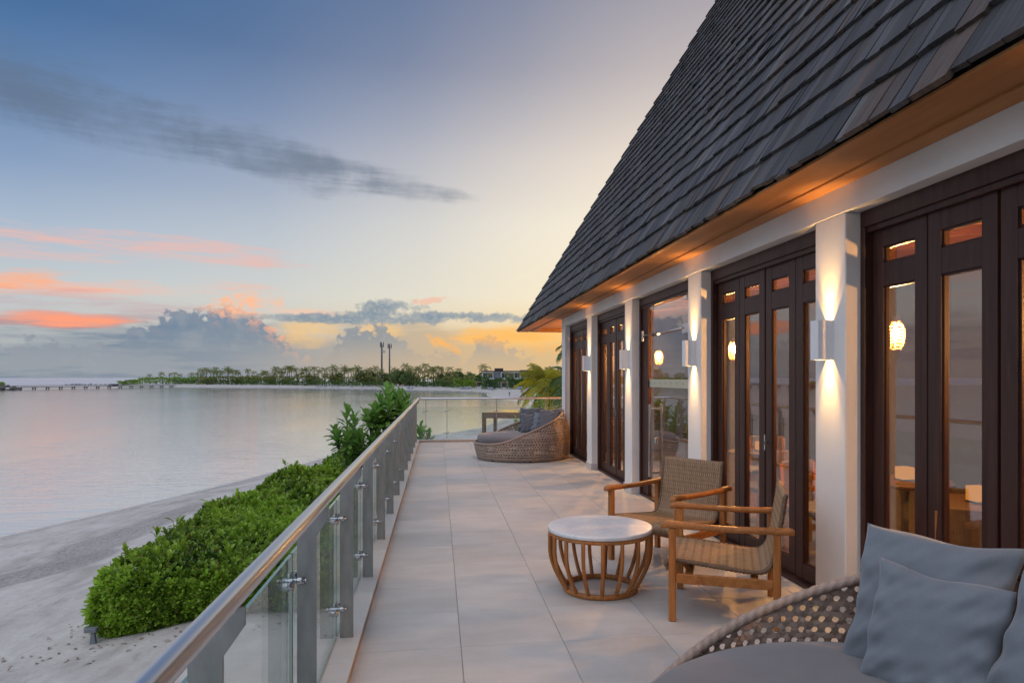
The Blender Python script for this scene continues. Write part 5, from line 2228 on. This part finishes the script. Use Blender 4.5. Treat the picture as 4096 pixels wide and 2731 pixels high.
def far_green():
    rr = random.Random(9)
    trunk = MB().tube([(0, 0, 0), (.1, 0, 2), (0, .1, 4)], [.3, .22, .12], 7).mesh('trunk', M['bark'])
    crowns = [bush_mesh('crown', 41 + k, 4.6, 4.2, 4.6, 900, .95, 'leaf_far', 10) for k in range(3)]
    labs = []
    trees = [(960, 1500, 500), (1010, 1496, 495), (1085, 1498, 475), (1250, 1492, 452), (1345, 1486, 440), (1440, 1478, 432), (1480, 1474, 430),
             (1560, 1476, 415), (1600, 1470, 405), (1640, 1482, 398), (1780, 1480, 392), (1840, 1486, 392), (1890, 1492, 398), (1920, 1492, 392)]
    names = ['first', 'second', 'third', 'fourth', 'fifth', 'sixth', 'seventh', 'eighth', 'ninth', 'tenth', 'eleventh', 'twelfth', 'thirteenth', 'fourteenth']
    for k, (u, v, z) in enumerate(trees):
        x, y = at(u, z + 14)
        g = gz(x, y)
        top = CAM_H + (1511 - v) * z / 2720
        s = max(.4, (top - g) / 8.2)
        e = empty('broadleaf_tree', (x, y, g), rr.uniform(0, 6))
        e.scale = (s, s, s)
        link_mesh('crown', crowns[k % 3], e, (0, 0, 1.2))
        link_mesh('trunk', trunk, e)
        lab = 'large dark round broadleaf tree right of the masts' if k == 8 else 'broadleaf tree, %s from the left in the far palm grove' % names[k]
        tag(e, lab, 'tree', 'broadleaf trees in the far grove')
    # long low hedges behind the far sand
    def strip_hedge(pts, h, depth, n, lab, leaf, seed, mat='leaf_green'):
        rg = np.random.default_rng(seed)
        P = np.array(pts, float)
        seg = np.hypot(*(P[1:] - P[:-1]).T)
        cum = np.concatenate([[0], np.cumsum(seg)])
        t = rg.random(n) * cum[-1]
        x = np.interp(t, cum, P[:, 0])
        y = np.interp(t, cum, P[:, 1]) + rg.uniform(-depth / 2, depth / 2, n)
        top = rg.random(n) < .4
        hh = h * (1 + .12 * np.sin(t * .7) + .10 * np.sin(t * .23 + 2) + .06 * np.sin(t * 2.1))
        gzv = ground_z(x, y)
        z = gzv + np.where(top, hh, hh * rg.random(n))
        d = np.stack([rg.normal(0, .5, n), rg.normal(-.5, .5, n), np.abs(rg.normal(.5, .4, n))], 1)
        V, F, T = leaf_batch(np.stack([x, y, z], 1), d, np.tile([[0, 0, 1.]], (n, 1)) + rg.normal(0, .3, (n, 3)), leaf * rg.uniform(.7, 1.3, n),
                             np.full(n, leaf * .7), np.full(n, .3), np.clip(rg.normal(.5, .2, n), 0, .92))
        x0, y0 = P[0]
        e = empty('far_hedge', (x0, y0, gz(x0, y0)))
        link_mesh('foliage', np_mesh('foliage', V - np.array(e.location), F, M[mat], False, T), e)
        tag(e, lab, 'hedge', 'hedges along the far beach')
        return e
    def pts(lst):
        return [at(u, z) for u, z in lst]
    strip_hedge(pts([(478, 610), (560, 580), (650, 560), (760, 535), (860, 512)]), 4.2, 10, 3600, 'bright green scrub covering the left tip of the far island', 1.3, 51, 'leaf_hedge')
    strip_hedge(pts([(690, 530), (760, 520), (860, 503), (1000, 482), (1150, 462)]), 2.6, 5, 2600, 'low hedge behind the left part of the far beach', 1.0, 52)
    strip_hedge(pts([(1150, 462), (1300, 438), (1450, 420), (1560, 405)]), 2.4, 4, 2000, 'low clipped hedge behind the middle of the far beach', .9, 53)
    strip_hedge(pts([(1655, 388), (1700, 382), (1760, 374), (1815, 364)]), 2.3, 3, 1100, 'low clipped hedge left of the villa beach loungers', .9, 54)
    strip_hedge(pts([(1815, 362), (1850, 357), (1900, 350)]), 3.6, 5, 900, 'tall green hedge in front of the palms left of the villa', .9, 55, 'leaf_hedge')
    strip_hedge(pts([(1928, 338), (1965, 334), (2010, 330)]), 4.4, 6, 1100, 'dark hedge in front of the white villa', .9, 56)
    strip_hedge(pts([(2026, 318), (2065, 314), (2110, 310)]), 4.2, 6, 1100, 'dark hedge between the villa and the yellow palm', .9, 57)
    strip_hedge(pts([(2116, 268), (2140, 264), (2172, 260)]), 3.2, 4, 800, 'bright round hedge beside the yellow palm', .8, 58, 'leaf_hedge')
    strip_hedge(pts([(800, 512), (1000, 494), (1200, 462), (1500, 436), (1700, 408), (1900, 376)]), 4.6, 14, 4200, 'mixed scrub filling the far palm grove under the crowns', 1.5, 60, 'frond_far')
    strip_hedge(pts([(1820, 392), (1880, 388), (1940, 380)]), 6.5, 8, 1100, 'tall scrub behind the hedge left of the villa', 1.1, 59, 'leaf_green')


far_green()


def yellow_palms():
    # fan of yellow-green fronds close behind the far railing
    m = palm_meshes(61, 4.9, (.25, 0), 40, 3.0, 26, .80, M['frond_near'], .15, 1.5, -.75)
    x, y = 7.26, 44.4
    place_palm(m, x, y, gz(x, y) - .2, (1.45 - gz(x, y)) / 4.9, .6, 'yellow-green palm with drooping fronds beyond the far railing', 'palms beside the terrace')
    m2 = palm_meshes(62, 6.2, (-.2, .1), 22, 2.6, 24, .62, M['frond_green'], .14, 1.7, -.6)
    x, y = 6.25, 31.5
    place_palm(m2, x, y, gz(x, y), (1.45 - gz(x, y)) / 6.2, 2.0, 'green palm partly hidden behind the end column', 'palms beside the terrace')
    m3 = palm_meshes(63, 8.0, (-.2, .1), 16, 2.3, 22, .6, M['frond_green'], .14, 1.7, -.4)
    x, y = 7.6, 36.5
    place_palm(m3, x, y, gz(x, y), (3.2 - gz(x, y)) / 8.0, 1.0, 'taller palm whose frond tips show beside the end column', 'palms beside the terrace')


yellow_palms()


# ---- villas
def villa(u0, u1, vt, z, label, flip=False):
    x0, y0 = at(u0, z)
    x1, y1 = at(u1, z)
    base = gz((x0 + x1) / 2, (y0 + y1) / 2)
    W = math.hypot(x1 - x0, y1 - y0)
    H = CAM_H + (1511 - vt) * z / 2720 - base
    e = empty('beach_villa', (x0, y0, base), math.atan2(y1 - y0, x1 - x0))
    k = H / 7.4
    MB().box((0, .6, -1), (W, 9, H - .5 * k)).build('wall', M['white_wall'], e)
    MB().box((W * .30, .25, -1), (W * .46, .62, H - 1.2 * k)).build('panel', M['grey_wall'], e)
    r = MB().box((-.9, -.6, H - .5 * k), (W + .9, 9.6, H - .18 * k)).build('roof', M['dark_roof'], e)
    MB().box((W * .30, 2.5, H - .18 * k), (W * .52, 6, H + .95 * k)).build('roof_light', M['dark_roof'], r)
    for (a, b) in ((.0, .28), (.48, .98)):
        f = MB()
        for (z0, z1) in ((H * .50, H * .545), (H * .86, H * .90)):
            f.box((W * a, -.9, z0), (W * b, .6, z1))
        f.box((W * a, -.9, H * .545), (W * a + .35, .6, H * .86)).box((W * b - .35, -.9, H * .545), (W * b, .6, H * .86))
        f.build('balcony', M['white_wall'], e)
        n = 2 if a == 0 else 3
        for q in range(n):
            wa = W * (a + (b - a) * (q + .12) / n)
            wb = W * (a + (b - a) * (q + .88) / n)
            w_ = MB().box((wa, .5, H * .56), (wb, .62, H * .84)).build('window', M['villa_glass'], e)
            MB().box((wa - .1, .44, H * .84), (wb + .1, .60, H * .86)).box(((wa + wb) / 2 - .06, .44, H * .56), ((wa + wb) / 2 + .06, .5, H * .84)).build('frame', M['white_wall'], w_)
            MB().box((wa, .5, .3), (wb, .62, H * .42)).build('window', M['villa_glass'], e)
    tag(e, label, 'villa', 'villas on the far shore')


villa(1930, 2085, 1481, 352, 'two-storey white and grey villa with dark flat roof on the far shore')
villa(2086, 2230, 1478, 358, 'second pale villa half hidden behind the yellow palm')


def roof_bits():
    # thatched dark roof between the trees, white low buildings deep in the grove
    x, y = at(1890, 400)
    e = empty('thatched_hut', (x, y, gz(x, y)))
    MB().box((-3, -3, 0), (3, 3, 3.0)).build('wall', M['grey_wall'], e)
    MB().add([(-5, -5, 2.8), (5, -5, 2.8), (5, 5, 2.8), (-5, 5, 2.8), (0, 0, 6.8)], [(0, 1, 4), (1, 2, 4), (2, 3, 4), (3, 0, 4), (3, 2, 1, 0)]).build('roof', M['dark_roof'], e)
    tag(e, 'hut with dark pointed roof among the trees left of the villa', 'hut')
    for u, v0, v1, z, w, lab in ((1510, 1512, 1500, 460, 16, 'low white building glimpsed through the grove below the masts'),
                                 (1150, 1518, 1502, 490, 9, 'small white building glimpsed through the middle of the grove')):
        x, y = at(u, z)
        g = gz(x, y)
        h = CAM_H + (1511 - v1) * z / 2720 - g
        e = empty('white_pavilion', (x, y, g))
        MB().box((-w / 2, 0, 0), (w / 2, 5, h * .85)).build('wall', M['white_wall'], e)
        MB().box((-w / 2 - .6, -.6, h * .85), (w / 2 + .6, 5.6, h)).build('roof', M['white_wall'], e)
        MB().box((-w * .3, -.05, .5), (w * .1, .0, h * .6)).build('window', M['villa_glass'], e)
        tag(e, lab, 'building')


roof_bits()


def masts():
    for u, vt, z, dish, lab in ((1527, 1368, 470, True, 'left telecom mast with a round dish above the far palms'),
                                (1558, 1373, 455, False, 'right telecom mast topped by panel antennas above the far palms')):
        x, y = at(u, z)
        g = gz(x, y)
        H = CAM_H + (1511 - vt) * z / 2720 - g
        e = empty('telecom_mast', (x, y, g))
        MB().tube([(0, 0, 0), (0, 0, H * .96)], [.62, .42] if not dish else [.42, .28], 8).build('pole', M['mast'], e)
        if dish:
            m = MB()
            for s in (-1, 1):
                m.tube([(s * .55, 0, 0), (s * .4, 0, H * .93)], .14, 5)
            for k in range(16):
                m.tube([(-.5, 0, k * H / 17), (.5, 0, (k + 1) * H / 17)], .08, 4)
            m.build('lattice', M['mast'], e)
            MB().lathe([(.05, 0), (.9, .25), (1.05, .5), (.9, .5)], 14).build('dish', M['white_wall'], e, (1.3, -.6, H * .78), (R(90), 0, R(15)))
        for k in range(3):
            a = k * 2.1 + .4
            MB().box((1.2 * math.cos(a) - .28, 1.2 * math.sin(a) - .2, H * .88), (1.2 * math.cos(a) + .28, 1.2 * math.sin(a) + .2, H * (1.0 if dish else .99))).bar(
                (0, 0, H * .93), (1.2 * math.cos(a), 1.2 * math.sin(a), H * .93), .15, .15).build('antenna', M['mast'], e)
        tag(e, lab, 'mast', 'telecom masts')


masts()


def pier():
    ax, ay = at(45, 382)
    bx, by = at(700, 478)
    L = math.hypot(bx - ax, by - ay)
    ang = math.atan2(by - ay, bx - ax)
    e = empty('wooden_pier', (ax, ay, ZW), ang)
    MB().box((0, -1.4, 1.05), (L, 1.4, 1.45)).build('deck', M['pier'], e)
    MB().box((0, -1.46, 1.95), (L, -1.36, 2.25)).build('handrail', M['pier'], e)
    MB().box((0, 1.36, 1.95), (L, 1.46, 2.25)).build('handrail', M['pier'], e)
    n = 14
    pm = MB().tube([(0, -1.1, -1.2), (0, -1.1, 1.05)], .28, 8).tube([(0, 1.1, -1.2), (0, 1.1, 1.05)], .28, 8).box((-.3, -1.6, .75), (.3, 1.6, 1.05)).mesh('pile', M['pile'])
    rm = MB().box((-.06, -1.45, 1.45), (.06, -1.37, 1.95)).box((-.06, 1.37, 1.45), (.06, 1.45, 1.95)).mesh('rail_post', M['pier'])
    for k in range(n):
        link_mesh('pile', pm, e, (L * (k + .6) / n, 0, 0))
    for k in range(60):
        link_mesh('rail_post', rm, e, (L * (k + .5) / 60, 0, 0))
    MB().box((L * .55, -1.9, 1.45), (L * .59, 1.9, 2.7)).build('shelter', M['mast'], e)
    tag(e, 'long low pale pier crossing the lagoon mouth', 'pier')


pier()


def rocks():
    # rough boulder heap at the left end of the pier, breakwater behind it
    def heap(name, lab, p0, p1, h, w, n, seed, grp):
        rg = random.Random(seed)
        e = empty(name, (p0[0], p0[1], ZW))
        d = Vector((p1[0] - p0[0], p1[1] - p0[1], 0))
        for k in range(n):
            t = rg.random()
            hh = h * math.sin(math.pi * min(1, max(.0, t * .9 + .08))) ** .6
            s = rg.uniform(.5, 1.1) * (.6 if n > 60 else 1)
            c = d * t + Vector((rg.uniform(-w, w), rg.uniform(-w, w), 0))
            c.z = rg.uniform(-.2, 1) * max(.2, hh - s * .5)
            mb = MB()
            vs = MB().sphere((0, 0, 0), 1, 7, 5)
            vv = [(x * s * rg.uniform(.75, 1.2) * 1.3, y * s * rg.uniform(.75, 1.2), z * s * rg.uniform(.7, 1.1) * .8) for x, y, z in vs.v]
            mb.add(vv, vs.f)
            mb.build('boulder', M['rock'], e, c)
        tag(e, lab, 'rocks', grp)
    heap('rock_heap', 'heap of grey boulders at the left end of the pier', at(-40, 372), at(78, 372), 2.7, 2.0, 46, 4, None)
    heap('breakwater', 'thin line of rocks behind the pier running to the island', at(262, 640), at(500, 622), 1.5, 2.2, 70, 6, None)
    x, y = at(2, 380)
    m = bush_mesh('foliage', 77, 3.0, 2.0, 1.6, 500, .6, 'leaf_hedge', 6)
    e = empty('green_bush', (x, y, ZW + 1.6))
    link_mesh('foliage', m, e)
    tag(e, 'green bush on the boulders at the left edge', 'bush')


rocks()


def beach_things():
    rr = random.Random(12)
    lm = (MB().box((-.3, -.95, .28), (.3, .45, .36)).bar((0, .42, .34), (0, .95, .85), .6, .07)
          .box((-.28, -.9, 0), (-.22, -.84, .28)).box((.22, -.9, 0), (.28, -.84, .28)).box((-.28, .36, 0), (-.22, .42, .28)).box((.22, .36, 0), (.28, .42, .28))).mesh('beach_lounger', M['lounger'])
    spots = [(1846, 346), (1852, 346), (1866, 344), (1872, 344), (1882, 343), (2075, 300), (2081, 300), (2088, 299), (2094, 299), (1960, 324), (1968, 324), (1974, 324),
             (1632, 372), (1640, 372), (1650, 372), (1270, 430), (1285, 430), (1300, 428), (1330, 425), (1350, 424), (1405, 416), (1450, 412), (1520, 404)]
    nm = {0: 'grey beach loungers in front of the tall hedge left of the villa'}
    for k, (u, z) in enumerate(spots):
        x, y = at(u, z)
        o = link_mesh('beach_lounger', lm, None, (x, y, gz(x, y)), (0, 0, rr.uniform(.2, .9)))
        o.scale = (1.6, 1.6, 1.6)
        lab = ('grey beach lounger on the sand left of the villa' if u < 1900 and u > 1800 else 'grey beach lounger near the yellow palm' if u > 2060 else
               'covered grey lounger in front of the villa hedge' if u > 1900 else 'grey beach lounger under the far grove')
        tag(o, lab, 'lounger', lab.replace('lounger', 'loungers'))
    for k, (u, z, lab) in enumerate(((1918, 344, 'pale timber shelter frame left of the villa'), (2018, 324, 'pale timber shelter frame in front of the villa'),
                                     (2137, 284, 'pale timber shelter frame beside the yellow palm'))):
        x, y = at(u, z)
        e = empty('beach_shelter', (x, y, gz(x, y)))
        for sx in (-1.5, 1.5):
            for sy in (-.8, .8):
                MB().box((sx - .1, sy - .1, 0), (sx + .1, sy + .1, 3.0)).build('post', M['pale_wood'], e)
        MB().box((-1.9, -1.1, 3.0), (1.9, 1.1, 3.35)).build('roof', M['pale_wood'], e)
        tag(e, lab, 'shelter', 'timber shelters on the far beach')
    # domed wicker pod
    x, y = at(2172, 252)
    e = empty('beach_pod', (x, y, gz(x, y)))
    MB().lathe([(2.1, 0), (2.2, .9), (1.9, 2.0), (1.1, 2.9), (.2, 3.2)], 18).build('shell', M['pale_wood'], e)
    MB().lathe([(2.3, 0), (2.3, .5), (1.2, .55)], 18, (0, -1.2, 0)).build('seat', M['lounger'], e)
    tag(e, 'domed woven beach pod beside the yellow palm', 'pod')
    # a small figure walking on the sand
    x, y = at(2038, 224)
    g = gz(x, y)
    me = bpy.data.meshes.new('person')
    J = [(0, 0, .92), (0, .0, 1.12), (0, .01, 1.40), (0, .02, 1.50), (0, .0, 1.62), (0, .0, 1.72),
         (-.19, .0, 1.40), (-.25, .04, 1.12), (-.24, -.04, .88), (.19, 0, 1.40), (.26, -.03, 1.12), (.25, -.12, .90),
         (-.10, 0, .88), (-.11, -.12, .50), (-.11, .06, .08), (-.11, -.10, .03), (.10, 0, .88), (.11, .10, .50), (.11, .30, .12), (.11, .18, .03)]
    Ed = [(0, 1), (1, 2), (2, 3), (3, 4), (4, 5), (2, 6), (6, 7), (7, 8), (2, 9), (9, 10), (10, 11), (0, 12), (12, 13), (13, 14), (14, 15), (0, 16), (16, 17), (17, 18), (18, 19)]
    Rd = [.15, .14, .16, .06, .10, .08, .07, .05, .04, .07, .05, .04, .10, .07, .05, .04, .10, .07, .05, .04]
    me.from_pydata(J, Ed, [])
    o = link_mesh('person', me, None, (x, y, g), (0, 0, 2.4))
    o.modifiers.new('skin', 'SKIN')
    for v, r_ in zip(me.skin_vertices[0].data if me.skin_vertices else [], Rd):
        v.radius = (r_, r_ * .8)
    if me.skin_vertices:
        me.skin_vertices[0].data[0].use_root = True
    ss = o.modifiers.new('sub', 'SUBSURF')
    ss.levels = ss.render_levels = 1
    me.materials.append(M['mast'])
    tag(o, 'small figure in dark clothes walking on the sand', 'person')


beach_things()


def pergola():
    """weathered timber frame with a glass top standing on the sand beyond the far railing"""
    c = Vector((1.32, 20.7))
    ux, uy = Vector((.955, -.297)), Vector((.297, .955))
    Wd, Dp, zt = 3.6, 1.7, .50
    g = gz(2.5, 20.5)
    e = empty('glass_top_pergola', (c.x, c.y, g), math.atan2(ux.y, ux.x))
    h = zt - g
    for (a, b) in ((.06, .06), (Wd - .06, .06), (.06, Dp - .06), (Wd - .06, Dp - .06), (Wd * .5, .06)):
        MB().box((a - .055, b - .055, 0), (a + .055, b + .055, h - .17), .008).build('post', M['pergola'], e)
    for (lo, hi) in (((0, 0), (Wd, .11)), ((0, Dp - .11), (Wd, Dp)), ((0, .111), (.11, Dp - .111)), ((Wd - .11, .111), (Wd, Dp - .111))):
        MB().box((lo[0], lo[1], h - .17), (hi[0], hi[1], h), .006).build('beam', M['pergola'], e)
    MB().box((.06, .06, h + .001), (Wd - .06, Dp - .06, h + .012)).build('glass_top', M['glass_rail'], e)
    tag(e, 'weathered timber pergola with a glass top beyond the far railing', 'pergola')
    broad_shrub([(2.15, 18.6, .46, .8, .2)], (2.2, 18.8, gz(2.2, 18.8)), 'thin leafy plant growing beside the glass-topped pergola', .24, 91)
    broad_shrub([(3.35, 22.6, .95, .9, .25)], (3.4, 22.6, gz(3.4, 22.6)), 'leafy plant behind the far daybed pillows', .28, 92)


pergola()
